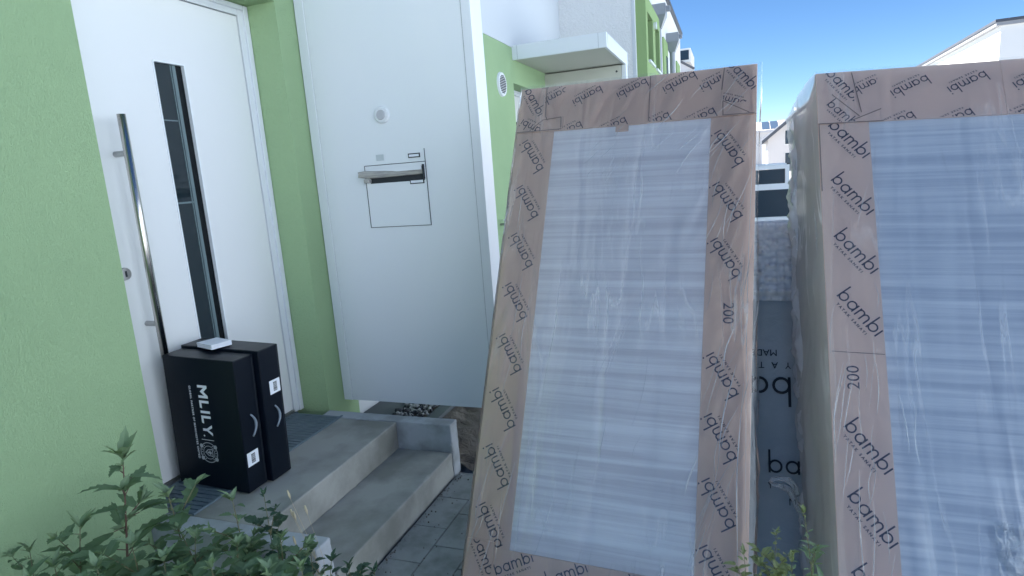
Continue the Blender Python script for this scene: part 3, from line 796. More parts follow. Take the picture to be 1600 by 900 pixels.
card_part('side_board', [(W - .163, W, .17, H - .17, -.002)], strip_logos(.868, [1.739, 1.525, 1.305, 1.09, .885, .677, .467], rad(-52), .165, (W - .160, W - .004, .21, H - .215), -.002), Rb)
card_part('top_board', [(.11, .580, H - .212, H, -.0055), (.578, W, H - .211, H - .0005, -.0075), (.0, .125, H - .2125, H - .001, -.0075), (.12, .20, H - .209, H - .165, -.0068)],
          [(x, 2.005, rad(206), .128, (.205, .576, H - .21, H - .002), -.0055) for x in (.299, .474)] + [(x, 1.862, rad(206), .128, (.205, .576, H - .2105, H - .002), -.0055) for x in (.245, .42)] +
          [(x, z, rad(206), .128, (.584, W - .003, H - .209, H - .002), -.0075) for x, z in ((.665, 2.005), (.85, 2.005), (.60, 1.862), (.785, 1.862))] +
          [(.085, 2.02, rad(-55), .15, (.003, .122, H - .21, H - .003), -.0075), (.165, 2.02, rad(206), .12, (.13, .2, H - .16, H - .003), -.0055), (.08, 1.90, rad(-50), .13, (.003, .122, H - .21, H - .003), -.0075)], Rb)
card_part('bottom_board', [(.0, W, .0, .209, -.0045)], [(x, .12, rad(27), .15, (.003, W - .004, .004, .206), -.0045) for x in (.1, .3, .5, .7, .88)], Rb)
bm = bmesh.new()
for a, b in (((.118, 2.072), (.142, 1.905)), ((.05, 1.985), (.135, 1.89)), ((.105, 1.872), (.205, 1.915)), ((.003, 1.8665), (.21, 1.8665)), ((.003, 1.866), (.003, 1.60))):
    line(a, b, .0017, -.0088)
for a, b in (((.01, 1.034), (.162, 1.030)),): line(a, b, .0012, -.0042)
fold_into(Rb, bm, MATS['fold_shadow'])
def fnR(s_, z, x):
    if s_ < T2 - .01:
        q = 1 - s_ / T2     # 1 at the back, 0 at the front corner
        return .006 + (.010 + .030 * q) * (.4 + .6 * max(0, wr(s_, z, 2.2, 4, 2.2)))
    e = max(0, 1 - x / .2); low = max(0, 1 - z / 1.2)
    return .003 + .0035 * max(0, wr(x, z, 7.7, 8, 1.1, rad(6)) - .9) * (.25 + .9 * low + .4 * e)
film_sheet('film', Rb, m_filmr, [(-.002, -.011), (W + .002, -.011)], .0, H + .004, 260, lambda s_, z, x: fnR(s_ + T2, z, x))
film_sheet('side_film', Rb, m_films, [(-.002, T2), (-.002, -.011)], .0, H + .004, 200, lambda s_, z, x: fnR(s_, z, x) * min(1, .25 + (T2 - s_) * 12))
bm = bmesh.new(); g = []
for j in range(61):
    row = []
    for i in range(51):
        x, z = .40 + .22 * i / 50, .30 + .26 * j / 60
        k = wr(x, z, 8.3, 14, 11, rad(-35))
        e_ = min(i, 50 - i, 10) / 10 * min(j, 60 - j, 10) / 10
        row.append(bm.verts.new((x, -.018 - .010 * e_ * max(0, k - .7), z)))
    g.append(row)
for j in range(60):
    for i in range(50): bm.faces.new((g[j][i], g[j][i + 1], g[j + 1][i + 1], g[j + 1][i]))
link('crumpled_film', bm, film_mat('crumpled_clear_film', .03, .5, .08, sc=(26, 26, 20), rot=(0, rad(-35), 0), bump=1.0), Rb, smooth=True)
bm = bmesh.new()
creases(bm, 18, .01, .15, .12, .95, 4, .10, .36, .0013, -.0155, 41)  # pale tubes painting bright vertical glints on the lower left strip
creases(bm, 6, .01, .15, .95, 1.75, 6, .08, .22, .0008, -.0155, 42)
creases(bm, 12, .17, .90, .15, 1.1, -4, .12, .5, .0011, -.0150, 43)
creases(bm, 30, .03, .28, .10, 1.95, 3, .12, .5, .0013, 0, 44, 'side')
fold_into(Rb, bm, m_filmc, 'film', 1)
# baggy film hanging off the rear left edge
def bag_w(z):
    return .043 + .028 * math.exp(-((z - 1.62) / .22) ** 2) + .012 * math.sin(z * 7.0) - .03 * max(0, (z - 1.8) / .28)
bm = bmesh.new(); g = []
NZ, NS = 230, 34
for j in range(NZ + 1):
    z = .02 + 2.02 * j / NZ; row = []
    bw = bag_w(z)
    for i in range(NS + 1):
        t = i / NS; a = math.pi * t
        x = -.004 - bw * math.sin(a) ** .8
        y = T2 - .10 + .16 * (1 - math.cos(a)) / 2 * (.6 + .4 * math.sin(z * 2.2 + .5))
        k = (.024 * (wr(t * .5, z, 5.5, 8, 8) - 1.0) + .009 * noise.noise(Vector((t * 9, z * 30, 2)))) * math.sin(a)
        row.append(bm.verts.new((x - k, y + k * .7, z)))
    g.append(row)
for j in range(NZ):
    for i in range(NS): bm.faces.new((g[j][i], g[j][i + 1], g[j + 1][i + 1], g[j + 1][i]))
link('baggy_film', bm, m_filmm, Rb, smooth=True)
# the twisted end of the film that sticks out to the left
bm = bmesh.new()
inv = Rb.matrix_world.inverted()
ctr = [(.20, 2.03, .40), (.188, 2.03, .43), (.170, 2.02, .455), (.145, 2.01, .463), (.120, 2.0, .462), (.112, 2.0, .452), (.125, 2.0, .442), (.150, 2.01, .436), (.172, 2.02, .42), (.188, 2.03, .385), (.205, 2.03, .34), (.222, 2.04, .29)]
tube(bm, [inv @ Vector(p) for p in ctr], [.010, .009, .010, .008, .006, .004, .006, .010, .012, .011, .010, .005], 9)
random.seed(8)
for v in bm.verts: v.co += Vector([random.uniform(-.002, .002) for _ in range(3)])
link('film_tail', bm, m_filmt, Rb, smooth=True)

# --- the low wrapped mattress standing behind the two
Tb = bpy.data.objects.new('wrapped_mattress', None); C.objects.link(Tb)
u, v, n = Vector((1, 0, 0)), Vector((0, .45, .893)).normalized(), Vector((0, -.893, .45)).normalized()
mw = Matrix.Identity(4)
for i in range(3): mw[i][0] = u[i]; mw[i][1] = -n[i]; mw[i][2] = v[i]
mw[0][3], mw[1][3], mw[2][3] = -.45, 1.745 + .285 / .893, 0
Tb.matrix_world = mw
tag(Tb, 'low mattress in a grey printed bag, bubble wrap on top, behind the bed bases', 'mattress')
bm = bmesh.new()
MW = 1.35
def soft_slab(bm, x0, x1, z0, z1, y0, y1, amp, sd, bev=.03):
    nx, nz = 70, 70; 
    g = []
    for j in range(nz + 1):
        row = []
        for i in range(nx + 1):
            a, b = i / nx, j / nz
            x, z = x0 + (x1 - x0) * a, z0 + (z1 - z0) * b
            e = min(a, 1 - a) * (x1 - x0); e2 = min(b, 1 - b) * (z1 - z0)
            rr_ = max(0, bev - e) + max(0, bev - e2)
            y = y0 + rr_ * .8 + amp * noise.fractal(Vector((x * 5, z * 7, sd)), 1, 2, 4)
            row.append(bm.verts.new((x, y, z)))
        g.append(row)
    for j in range(nz):
        for i in range(nx): bm.faces.new((g[j][i], g[j][i + 1], g[j + 1][i + 1], g[j + 1][i]))
    bx(bm, x0 + .004, x1 - .004, y0 + bev, y1, z0 + .004, z1 - .004)
soft_slab(bm, 0, MW, .0, 1.075, .0, .28, .004, 2)
for fc in bm.faces: fc.smooth = True
nb = len(bm.faces)
X = lambda wx: wx + .45
big = .082 / 1.72
def place(P, s, ang, x, z): return xf(P, s, ang, x, z)
lg = [[(px + LOGOW / 2, py + .45) for px, py in q] for q in LOGO if min(p[1] for p in q) > -.5]
ya = txt2d('Y  A  T  A  K   S  A  N  A  Y  I', .030, 1.1); md = txt2d('MADE IN TURKEY', .034, 1.0)
PR = []
PR += place(lg, big, 0, X(.122), .405) + place(ya, 1, 0, X(.118), .350) + place(md, 1, 0, X(.186), .298)
PR += place(lg, big * 1.35, math.pi, X(.205), .755) + place(ya, 1.15, math.pi, X(.208), .810) + place(md, 1.05, math.pi, X(.162), .858)
PR = [[(px, pz) for px, pz in p] for p in PR]
t = bmesh.new()
print2d(bm, PR, -.0065, (.02, MW - .02, .02, 1.06))
link('printed_bag', bm, [m_bag, m_inks], Tb)
t.free()
bm = bmesh.new(); soft_slab(bm, -.008, MW + .008, 1.045, 1.392, -.018, .29, .009, 6, .035)
link('bubble_wrap', bm, m_bub, Tb, smooth=True)

# ------------------------------------------------------------------ the row beyond
row = empty('row_house', (-4, 12, 0), 'white terraced houses further along the row with green window bay', 'house')
RX = -1.15
part('white_wall', [(-8, RX, 8.452, 16.4, 0, 4.52)], m_white, row)
part('edge_board', [(-1.19, RX + .004, 8.448, 8.50, 2.0, 4.52)], m_whites, row)
part('roof_edge', [(-8.02, RX + .06, 8.43, 16.45, 4.521, 4.575)], m_roof, row)
# green bay: frame with two deep window openings
gy0, gy1, gz1 = 8.56, 10.42, 3.66
wins = [(8.74, 9.33), (9.62, 10.18)]
zs, zt = 2.86, 3.47
ex = [(RX, RX + .13, gy0, wins[0][0], 2.1, gz1), (RX, RX + .13, wins[0][1], wins[1][0], 2.1, gz1), (RX, RX + .13, wins[1][1], gy1, 2.1, gz1)]
for a, b in wins: ex += [(RX, RX + .13, a, b, 2.1, zs), (RX, RX + .13, a, b, zt, gz1)]
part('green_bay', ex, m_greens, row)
for a, b in wins:
    wd_ = part('window', [(RX, RX + .02, a, b, zs, zt)], m_win, row)
    part('window_sill', [(RX + .01, RX + .16, a - .02, b + .02, zs - .03, zs - .002)], m_cap, wd_)
ly = at(1003, 33, 0, RX + .13)
bm = bmesh.new(); tube(bm, [(0, 0, 0), (.04, 0, 0)], [.045, .05], 16)
for q in bm.verts: q.co += Vector((RX + .13, 9.47, 3.42)) - row.location
link('bay_lamp', bm, m_cap, row)
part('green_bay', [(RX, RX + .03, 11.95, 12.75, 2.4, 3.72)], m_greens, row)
part('window', [(RX + .03, RX + .035, 12.35, 12.62, 2.6, 3.45)], m_win, row)
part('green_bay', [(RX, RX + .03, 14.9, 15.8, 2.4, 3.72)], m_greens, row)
def downpipe(yy, zt_):
    bm = bmesh.new(); px_ = RX + .10
    tube(bm, [(px_, yy, 0), (px_, yy, zt_ - .30)], .05, 12)
    # hopper head: square box over a funnel
    r0, r1 = .055, .13
    for (za, ra, zb, rb) in ((zt_ - .34, r0, zt_ - .16, r1), (zt_ - .16, r1, zt_, r1)):
        vs = [bm.verts.new((px_ + sx * ra, yy + sy * ra, za)) for sx, sy in ((-1, -1), (1, -1), (1, 1), (-1, 1))] + [bm.verts.new((px_ + sx * rb, yy + sy * rb, zb)) for sx, sy in ((-1, -1), (1, -1), (1, 1), (-1, 1))]
        for k in range(4): bm.faces.new((vs[k], vs[(k + 1) % 4], vs[4 + (k + 1) % 4], vs[4 + k]))
        bm.faces.new(vs[4:])
    bx(bm, RX, px_ + .19, yy - .05, yy + .05, zt_ - .10, zt_ - .03)
    for q in bm.verts: q.co -= row.location
    link('downpipe', bm, m_zinc, row)
q = at(1028.5, 60, 0, RX + .10); downpipe(q.y, at(1031, 17, 0, RX + .1).z)
q = at(1050.5, 90, 0, RX + .10); downpipe(q.y, at(1052, 58, 0, RX + .1).z + .0)

# white house with a box dormer at the end of the row
fh = empty('end_house', (-3, 31, 0), 'small white house with a boxy dark-glazed dormer at the end of the row', 'house')
bm = bmesh.new()
prof = [(-7, 0), (-1.55, 0), (-1.55, 5.50), (-2.15, 5.90), (-7, 5.95)]
a = [bm.verts.new((x, 30, z)) for x, z in prof]; b = [bm.verts.new((x, 38, z)) for x, z in prof]
bm.faces.new(a); bm.faces.new(b[::-1])
for k in range(5): bm.faces.new((a[k], b[k], b[(k + 1) % 5], a[(k + 1) % 5]))
for q in bm.verts: q.co -= fh.location
link('wall', bm, m_wallf, fh)
bm = bmesh.new()
tube(bm, [(-2.2, 29.95, 5.97), (-1.50, 29.95, 5.52)], .05, 4)
for q in bm.verts: q.co -= fh.location
link('verge', bm, m_roof, fh)
dq = part('dormer', [(-2.6, -1.66, 30.05, 33, 5.86, 6.45)], m_wallw, fh)
part('dormer_window', [(-2.14, -1.74, 30.03, 30.049, 5.96, 6.37)], m_win, dq)

# gabled house seen between the panels
S = 2.308
def g(x, z): return (x * S, 1.5 + (z - 1.5) * S)
gh = empty('gabled_house', (8, 62, 0), 'grey gabled house with dark square windows seen between the tall bed bases', 'house')
ex_, ez_ = g(1.119, 1.90); slope = .80; hw = 5.3
bm = bmesh.new()
prof = [(ex_ + .5, -1), (ex_ + 2 * hw - .5, -1), (ex_ + 2 * hw - .5, ez_ + .4), (ex_ + hw, ez_ + hw * slope), (ex_ + .5, ez_ + .4)]
a = [bm.verts.new((x, 60, z)) for x, z in prof]; b = [bm.verts.new((x, 70, z)) for x, z in prof]
bm.faces.new(a); bm.faces.new(b[::-1])
for k in range(5): bm.faces.new((a[k], b[k], b[(k + 1) % 5], a[(k + 1) % 5]))
for q in bm.verts: q.co -= gh.location
link('wall', bm, m_wallf, gh)
bm = bmesh.new()
for sg in (1, -1):
    xe = ex_ + hw - sg * hw
    for off, th in ((0, .22), ):
        p = [(xe, ez_), (ex_ + hw, ez_ + hw * slope), (ex_ + hw, ez_ + hw * slope + .32), (xe, ez_ + .32)]
        a = [bm.verts.new((x, 59.5, z)) for x, z in p]; b = [bm.verts.new((x, 70.5, z)) for x, z in p]
        bm.faces.new(a); bm.faces.new(b[::-1])
        for k in range(4): bm.faces.new((a[k], b[k], b[(k + 1) % 4], a[(k + 1) % 4]))
for q in bm.verts: q.co -= gh.location
rf = link('roof', bm, m_roof, gh)
part('verge_board', [], m_wallw, gh)
def wn(px0, py0, px1, py1, Y, par, m=m_win):
    a, b = at(px0, py0, 1, Y), at(px1, py1, 1, Y)
    fr_ = part('window', [(a.x - .05, b.x + .05, Y - .02, Y, b.z - .06, a.z + .05)], m_wallw, par)
    return part('pane', [(a.x, b.x, Y - .05, Y - .021, b.z, a.z)], m, fr_)
wn(1227, 204, 1243, 224, 60, gh); wn(1227, 239, 1243, 254, 60, gh)
q = at(1194, 230, 1, 59.9); q2 = at(1195, 262, 1, 59.9)
part('downpipe', [(q.x - .18, q.x + .12, 59.75, 59.9, -1, q.z + .25)], m_cap, gh)
q = at(1245, 177, 1, 61)
bm = bmesh.new(); tube(bm, [(q.x, q.y, q.z - .4), (q.x, q.y, q.z + .25)], .08, 8)
for vv in bm.verts: vv.co -= gh.location
tube(bm, [Vector((q.x, q.y, q.z + .25)) - gh.location, Vector((q.x, q.y, q.z + .5)) - gh.location], .22, 8)
link('roof_vent', bm, m_cap, gh)

# the house with solar panels behind it
sh = empty('solar_house', (6, 90, 0), 'pale house with solar panels on its roof, behind the gabled house', 'house')
a, b = at(1183, 187, 1, 86), at(1236, 216, 1, 86)
part('wall', [(a.x - 6, a.x + 14, 86, 96, -1, at(1200, 206, 1, 86).z)], m_wallf, sh)
bm = bmesh.new()
zl, zh = at(1200, 203, 1, 86).z, at(1200, 189, 1, 86).z
vs = [bm.verts.new(p) for p in ((a.x - 6, 85.6, zl), (a.x + 14, 85.6, zl), (a.x + 14, 88.5, zh + .06), (a.x - 6, 88.5, zh + .06), (a.x - 6, 85.6, zl - .3), (a.x + 14, 85.6, zl - .3), (a.x + 14, 88.5, zl - .3), (a.x - 6, 88.5, zl - .3))]
for q in ((0, 1, 2, 3), (4, 5, 1, 0), (5, 6, 2, 1), (6, 7, 3, 2), (7, 4, 0, 3), (4, 7, 6, 5)): bm.faces.new([vs[k] for k in q])
for vv in bm.verts: vv.co -= sh.location
link('roof', bm, m_wallf, sh)
for k in range(2):
    x0 = at(1190.5 + k * 13.5, 195, 1, 86).x; x1 = at(1202.5 + k * 13.5, 195, 1, 86).x
    bm = bmesh.new()
    ys, ye = 85.75, 88.2; z0_, z1_ = zl + .12, zh + .05
    vs = [bm.verts.new(p) for p in ((x0, ys, z0_), (x1, ys, z0_), (x1, ye, z1_), (x0, ye, z1_), (x0, ys, z0_ - .06), (x1, ys, z0_ - .06), (x1, ye, z1_ - .06), (x0, ye, z1_ - .06))]
    for q in ((0, 1, 2, 3), (4, 5, 1, 0), (5, 6, 2, 1), (6, 7, 3, 2), (7, 4, 0, 3)): bm.faces.new([vs[i] for i in q])
    for vv in bm.verts: vv.co -= sh.location
    link('solar_panel', bm, m_solar, sh)

# unseen block added on the right to bounce blue light into the shade
oh = empty('bounce_block', (9, 3, 0), 'pale blue block, unseen, added across the yard to bounce light', 'house')
part('wall', [(9.0, 18, -16, 19, -.5, 7.2)], mat('bounce_blue_render', (0.56, 0.67, 0.80), .9), oh)
part('roof', [(8.9, 18.1, -16.1, 19.1, 7.203, 7.4)], m_roof, oh)
for k in range(6):
    for zz in (1.0, 4.3):
        fr_ = part('window', [(8.96, 8.999, -14.5 + k * 5.6, -13.3 + k * 5.6, zz - .05, zz + 1.35)], m_cap, oh)
        part('pane', [(8.955, 8.9595, -14.4 + k * 5.6, -13.4 + k * 5.6, zz, zz + 1.3)], m_win, fr_)

# white-framed screen with dark panes behind the mattress
sc_ = empty('garden_screen', (.4, 9.2, 0), 'white-framed garden screen with two rows of dark panes beyond the mattress', 'screen')
a = at(1188, 265, 1, 9); b = at(1227, 286, 1, 9); c = at(1187, 297, 1, 9); e = at(1232, 338, 1, 9); bt = at(1210, 347, 1, 9)
xs = [b.x - .72, b.x, ]
part('frame', [(-1.0, b.x, 9.0, 9.06, a.z - .005, a.z + .045), (-1.0, 1.5, 9.0, 9.06, c.z - .005, b.z), (-1.0, 1.6, 8.97, 9.06, e.z - .06, e.z),
               (b.x, b.x + .05, 9.001, 9.059, b.z, a.z + .045), (b.x - .74, b.x - .70, 9.001, 9.059, b.z, a.z), (e.x + .03, e.x + .08, 9.002, 9.058, e.z, c.z), (e.x - .80, e.x - .75, 9.002, 9.058, e.z, c.z), (-1.0, 1.6, 9.0, 9.8, 0, e.z - .06)], m_cap, sc_)
part('dark_pane', [(-1.0, b.x - .003, 9.02, 9.04, b.z, a.z - .008)], m_win, sc_)
part('dark_pane', [(-1.0, e.x + .028, 9.02, 9.04, e.z + .002, c.z - .008)], m_win, sc_)
part('post_cap', [(b.x + .02, b.x + .10, 9.07, 9.15, a.z - .04, a.z + .06)], m_gap, sc_)
part('shelf', [(-1.0, b.x + .02, 9.07, 9.8, a.z + .02, a.z + .06)], m_cap, sc_)
q = at(1217, 253, 1, 9.4)
rd = empty('red_flower', (q.x, q.y, q.z - .10), 'tiny red cloth tip poking up above the white-framed screen', 'flag')
bm = bmesh.new(); tube(bm, [(0, 0, 0), (0, 0, .09)], .004, 6); link('stick', bm, m_cap, rd)
bm = bmesh.new(); poly(bm, [(0, 0, .09), (.03, .004, .06), (0, .0, .045)]); poly(bm, [(0, .004, .09), (-.018, .008, .055), (0, .004, .05)]); link('cloth', bm, m_red, rd)

# flat-roofed white house upper right
ch = empty('corner_house', (12, 34, 0), 'white house with a thin dark roof edge rising above the right-hand bed base', 'house')
k_ = at(1564, 40, 1, 32)
ang = math.atan(.047)
ch.location = (k_.x, k_.y, 0); ch.rotation_euler = (0, 0, -ang)
z_ = k_.z
def cpart(name, exts, m, par=ch):
    bm = bmesh.new()
    for e_ in exts: bx(bm, *e_)
    return link(name, bm, m, par)
cpart('wall', [(0, 9, 0, 22, -.5, z_)], m_wallw)
cpart('roof', [(-.24, 9.4, -.20, 22.4, z_ + .13, z_ + .24)], m_roof)
cpart('soffit', [(-.20, 9.3, -.16, 22.3, z_ - .0, z_ + .129)], mat('grey_fascia', (.30, .31, .33), .8))

# ------------------------------------------------------------------ weeds
def leaf(bm, base, dirv, up, L_, Wd, teeth=4, droop=.25, fold=.25, mi=0, jag=.22):
    dirv = dirv.normalized(); side = dirv.cross(up).normalized(); nn = side.cross(dirv).normalized()
    N = teeth * 2 + 1; cent, lt, rt = [], [], []
    for i in range(N + 1):
        t = i / N
        wv = Wd * (math.sin(math.pi * min(1, t * 1.0) ** .72) ** .9) * (1 - .25 * t)
        if 0 < i < N: wv *= (1 + jag if i % 2 else 1 - jag)
        p = base + dirv * (L_ * t) + nn * (-droop * L_ * t * t)
        cent.append(bm.verts.new(p))
        if 0 < i < N:
            sh_ = dirv * (L_ * .03 if i % 2 else -L_ * .02)
            lt.append(bm.verts.new(p + side * wv + nn * (fold * wv) + sh_)); rt.append(bm.verts.new(p - side * wv + nn * (fold * wv) + sh_))
    fs = [bm.faces.new((cent[0], lt[0], cent[1])), bm.faces.new((cent[0], cent[1], rt[0]))]
    for i in range(1, N - 1):
        fs.append(bm.faces.new((cent[i], lt[i - 1], lt[i], cent[i + 1]))); fs.append(bm.faces.new((cent[i], cent[i + 1], rt[i], rt[i - 1])))
    fs.append(bm.faces.new((cent[N - 1], lt[-1], cent[N]))); fs.append(bm.faces.new((cent[N - 1], cent[N], rt[-1])))
    for q in fs: q.material_index = mi

def weed(name, base, top, L_, Wd, n, seed, label, mats, group, stem_r=.004, branches=0, blen=.12, jag=.22, teeth=4, upb=.25, start=.25, bleaf=.55):
    if name == 'goosefoot': jag, teeth = .13, 5
    rnd = random.Random(seed)
    base, top = Vector(base), Vector(top)
    e = empty(name, base, label, 'weed', group)
    bs, bl = bmesh.new(), bmesh.new()
    H_ = (top - base).length
    bend = Vector((rnd.uniform(-1, 1), rnd.uniform(-1, 1), 0)) * H_ * .04
    def P(t): return (top - base) * t + bend * math.sin(math.pi * t)
    tube(bs, [P(k / 10) for k in range(11)], [stem_r * (1 - .75 * k / 10) for k in range(11)], 7)
    ga = rnd.uniform(0, 6)
    ax = (top - base).normalized()
    def cluster(P0, dr, s, cnt, mi=1):
        for k in range(cnt):
            a = rnd.uniform(0, 6.28); o_ = Vector((math.cos(a), math.sin(a), 0))
            leaf(bl, P0 + dr * rnd.uniform(-.012, .004), (dr * rnd.uniform(.6, 1.6) + o_ * rnd.uniform(.5, 1)), dr, s * rnd.uniform(.5, 1), s * .17, 3, .15, .3, mi, jag * .5)
    L_ *= 1.2; Wd *= 1.15
    for k in range(n):
        t = start + (1 - start) * (k / n) ** .9
        a = ga + k * 2.4 + rnd.uniform(-.3, .3)
        out = Vector((math.cos(a), math.sin(a), 0)); rise = rnd.uniform(-.15, .35) + upb + .7 * max(0, t - .75)
        dr = (out + Vector((0, 0, rise))).normalized()
        s = L_ * (1.1 - .75 * max(0, (t - .35) / .65)) * rnd.uniform(.75, 1.15)
        p0 = P(t); pet = s * .28
        tube(bs, [p0, p0 + dr * pet], [stem_r * .3, stem_r * .22], 5, cap=False)
        leaf(bl, p0 + dr * pet, dr + Vector((0, 0, rnd.uniform(-.35, .1))), Vector((rnd.uniform(-.2, .2), rnd.uniform(-.2, .2), 1)), s, Wd * s / L_ * rnd.uniform(.85, 1.15), teeth, rnd.uniform(.1, .4), rnd.uniform(.1, .45), 0, jag)
        if rnd.random() < .6: cluster(p0 + dr * .008, (dr + ax).normalized(), s * .38, 3)
    for k in range(branches):
        t = rnd.uniform(max(start, .2), .85); a = ga + k * 2.1 + 1
        out = Vector((math.cos(a), math.sin(a), 0)); dr = (out * .8 + Vector((0, 0, rnd.uniform(.5, 1.1)))).normalized()
        p0 = P(t); L2 = blen * rnd.uniform(.6, 1.2); pe = p0 + dr * L2
        tube(bs, [p0, p0 + dr * L2 * .5 + Vector((0, 0, .004)), pe], [stem_r * .55, stem_r * .42, stem_r * .2], 5)
        for q in range(5):
            tt = .3 + .7 * q / 4; b2 = rnd.uniform(0, 6.28); o2 = Vector((math.cos(b2), math.sin(b2), .25))
            leaf(bl, p0 + dr * L2 * tt, o2 + dr * .5, Vector((0, 0, 1)), L_ * bleaf * rnd.uniform(.7, 1.2), Wd * bleaf * rnd.uniform(.8, 1.2), 3, rnd.uniform(.1, .4), .3, 0, jag)
        cluster(pe, dr, L_ * .42, 5)
    cluster(P(1), ax, L_ * .6, 7)
    link('stem', bs, mats[2], e, smooth=True); link('leaves', bl, [mats[0], mats[1]], e)
    return e
GF = 'weeds growing beside the steps'
mg = (m_leaf, m_leafl, m_stem); mr = (m_leaf, m_leafl, m_stemr); mdk = (m_leafd, m_leafd, m_stem); my = (m_leafy, m_leafy, m_stem)
def W_(px, py, Y, lean, **k):
    tp = at(px, py, 1, Y); return ((tp.x + lean, Y + .01, .02), tp)
def wd(name, px, py, Y, lean, L_, Wd, n, seed, label, mats, **k):
    b_, t_ = W_(px, py, Y, lean); return weed(name, b_, t_, L_, Wd, n, seed, label, mats, GF, **k)
wd('goosefoot', 192, 716, 1.22, -.17, 0.150, 0.0300, 17, 1, 'tallest weed by the steps, with a reddish stem and long toothed leaves', mr, stem_r=.006, branches=2, start=.30, blen=.08, bleaf=.5)
wd('goosefoot', 262, 772, 1.26, -.08, 0.095, 0.0348, 14, 2, 'broad-leaved weed just right of the tallest one, before the white door jamb', mg, stem_r=.005, branches=4, start=.3)
wd('goosefoot', 46, 858, 1.08, -.05, 0.067, 0.0203, 10, 3, 'small weed at the far left against the green wall', mg, stem_r=.003, branches=2)
wd('goosefoot', 125, 822, 1.10, -.06, 0.095, 0.0290, 15, 4, 'bushy weed between the far left sprig and the tallest weed', mg, stem_r=.004, branches=5, blen=.11)
wd('goosefoot', 205, 850, 1.10, -.04, 0.084, 0.0319, 15, 5, 'dense leafy weed at the foot of the tallest stem', mg, stem_r=.004, branches=9, blen=.11, bleaf=.8)
wd('goosefoot', 362, 778, 1.27, -.06, 0.073, 0.0261, 13, 6, 'weed with a pale upright bud in front of the black cartons', mg, stem_r=.004, branches=5, blen=.10, start=.3)
wd('goosefoot', 305, 838, 1.22, -.05, 0.067, 0.0290, 15, 7, 'leafy weed before the near end of the entrance mat', mg, stem_r=.004, branches=10, blen=.11, bleaf=.8)
wd('nightshade', 412, 772, 1.30, -.03, 0.039, 0.0174, 11, 8, 'thin weed with small dark leaves against the upper step', mdk, stem_r=.003, branches=5, blen=.07, jag=.08, teeth=3, start=.45, bleaf=.9)
wd('goosefoot', 370, 850, 1.20, -.04, 0.067, 0.0290, 16, 9, 'dense weed right of the entrance mat, below the pale bud', mg, stem_r=.004, branches=11, blen=.11, bleaf=.8)
wd('goosefoot', 438, 838, 1.24, -.04, 0.062, 0.0290, 16, 10, 'leafy weed before the near side slab of the steps', mg, stem_r=.004, branches=11, blen=.11)
wd('goosefoot', 484, 848, 1.32, -.03, 0.050, 0.0232, 14, 11, 'pale-tipped weed at the end of the near side slab', (m_leafd, m_leafl, m_stem), stem_r=.003, branches=5, blen=.09)
wd('nightshade', 545, 886, 1.30, -.02, 0.050, 0.0203, 11, 12, 'low weed standing right of the near side slab', mdk, stem_r=.003, branches=5, blen=.09, jag=.06, teeth=3)
wd('goosefoot', 255, 872, 1.06, -.02, 0.073, 0.0319, 15, 13, 'weed with pale spiky tips low before the door jamb', mg, stem_r=.004, branches=10, blen=.11, bleaf=.8)
wd('goosefoot', 85, 884, 1.00, -.02, 0.084, 0.0319, 13, 14, 'low weed at the bottom left beneath the green wall', mg, stem_r=.004, branches=5, blen=.11)
wd('goosefoot', 330, 885, 1.08, .0, 0.067, 0.0305, 15, 15, 'low dense weed at the bottom edge, nearest the camera', mg, stem_r=.004, branches=11, blen=.11, bleaf=.8)
wd('goosefoot', 420, 892, 1.12, .0, 0.062, 0.0290, 15, 16, 'low weed at the bottom edge beside the nearest dense one', mg, stem_r=.004, branches=11, blen=.11, bleaf=.8)
wd('goosefoot', 150, 885, 1.0, .0, 0.078, 0.0305, 14, 17, 'low weed at the bottom edge left of the tallest stem', mg, stem_r=.004, branches=9, blen=.11, bleaf=.8)
wd('nightshade', 518, 872, 1.26, -.02, .05, .018, 12, 31, 'low dark weed between the near side slab and the paving', mdk, stem_r=.003, branches=7, blen=.10, jag=.06, teeth=3)
wd('nightshade', 585, 893, 1.22, -.01, .05, .016, 12, 32, 'rightmost low weed at the bottom edge over the paving', mdk, stem_r=.003, branches=7, blen=.10, jag=.06, teeth=3)
wd('goosefoot', 470, 884, 1.16, -.01, .06, .022, 13, 33, 'low weed at the bottom edge before the end of the near side slab', mg, stem_r=.004, branches=9, blen=.11, bleaf=.8)
GF = 'weeds between the tall bed bases'
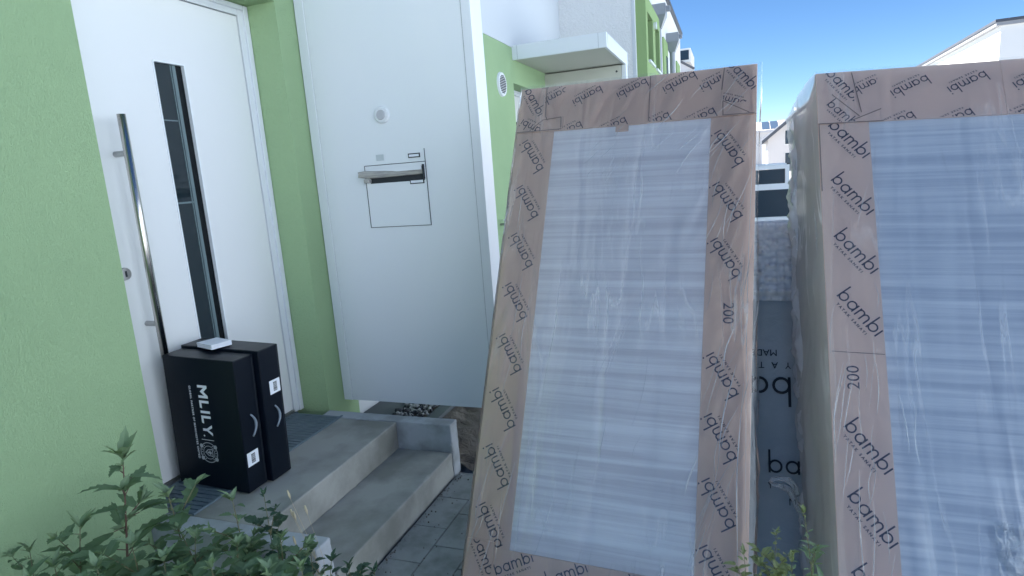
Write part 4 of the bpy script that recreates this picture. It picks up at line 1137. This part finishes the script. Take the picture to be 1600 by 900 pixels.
wd('knotweed', 1213, 832, 1.50, .03, .026, .009, 24, 21, 'pale curling weed between the two tall bed bases', my, stem_r=.0025, branches=9, blen=.06, jag=.10, teeth=3, start=.55, bleaf=.9)
wd('knotweed', 1256, 800, 1.53, .01, .034, .007, 26, 22, 'upright narrow-leaved weed against the baggy film of the right bed base', (m_leafl, m_leafy, m_stem), stem_r=.0028, branches=4, blen=.05, jag=.03, teeth=3, upb=.9, start=.5, bleaf=.9)
wd('knotweed', 1162, 862, 1.42, -.02, .028, .008, 14, 23, 'small pale weed before the lower right corner of the left bed base', my, stem_r=.002, branches=6, blen=.05, jag=.05, teeth=3, start=.6, bleaf=.9)
wd('knotweed', 1237, 872, 1.45, .0, .028, .008, 16, 24, 'low weed at the bottom edge between the other two in the gap', (m_leafl, m_leafy, m_stem), stem_r=.002, branches=6, blen=.06, jag=.05, teeth=3, start=.6, upb=.6)
wd('knotweed', 1188, 880, 1.45, .0, .032, .008, 13, 25, 'low thin weed beside the bottom corner of the left bed base', my, stem_r=.002, branches=6, blen=.05, jag=.05, teeth=3, start=.65)

# dry grass with pale husks over the near side slab
dg_ = empty('dry_grass', (-1.28, 1.50, .0), 'tuft of dry grass with pale straw husks before the near side slab', 'grass tuft')
bs, bh = bmesh.new(), bmesh.new()
for (px, py, ln) in ((449, 766, 8), (458, 799, 9), (454, 796, 8), (476, 790, 9), (458, 838, 9), (484, 846, 8), (470, 856, 9), (476, 860, 9)):
    p = at(px, py, 1, 1.46); q = at(px + 5, py + ln + 6, 1, 1.46)
    b0 = Vector((0, -.02, .02)); o_ = dg_.location
    mid = (p - o_) * .55 + b0 * .45 + Vector((.03, 0, .03))
    tube(bs, [b0, mid, q - o_], [.0009, .0007, .0005], 5)
    tube(bh, [q - o_, (p * .45 + q * .55) - o_, p - o_], [.0006, .0042, .0030], 7)
link('stalks', bs, m_straw, dg_, smooth=True); link('husks', bh, m_straw, dg_, smooth=True)

for o in list(bpy.data.objects):
    if o.type == 'MESH' and len(o.data.polygons) == 0: bpy.data.objects.remove(o)
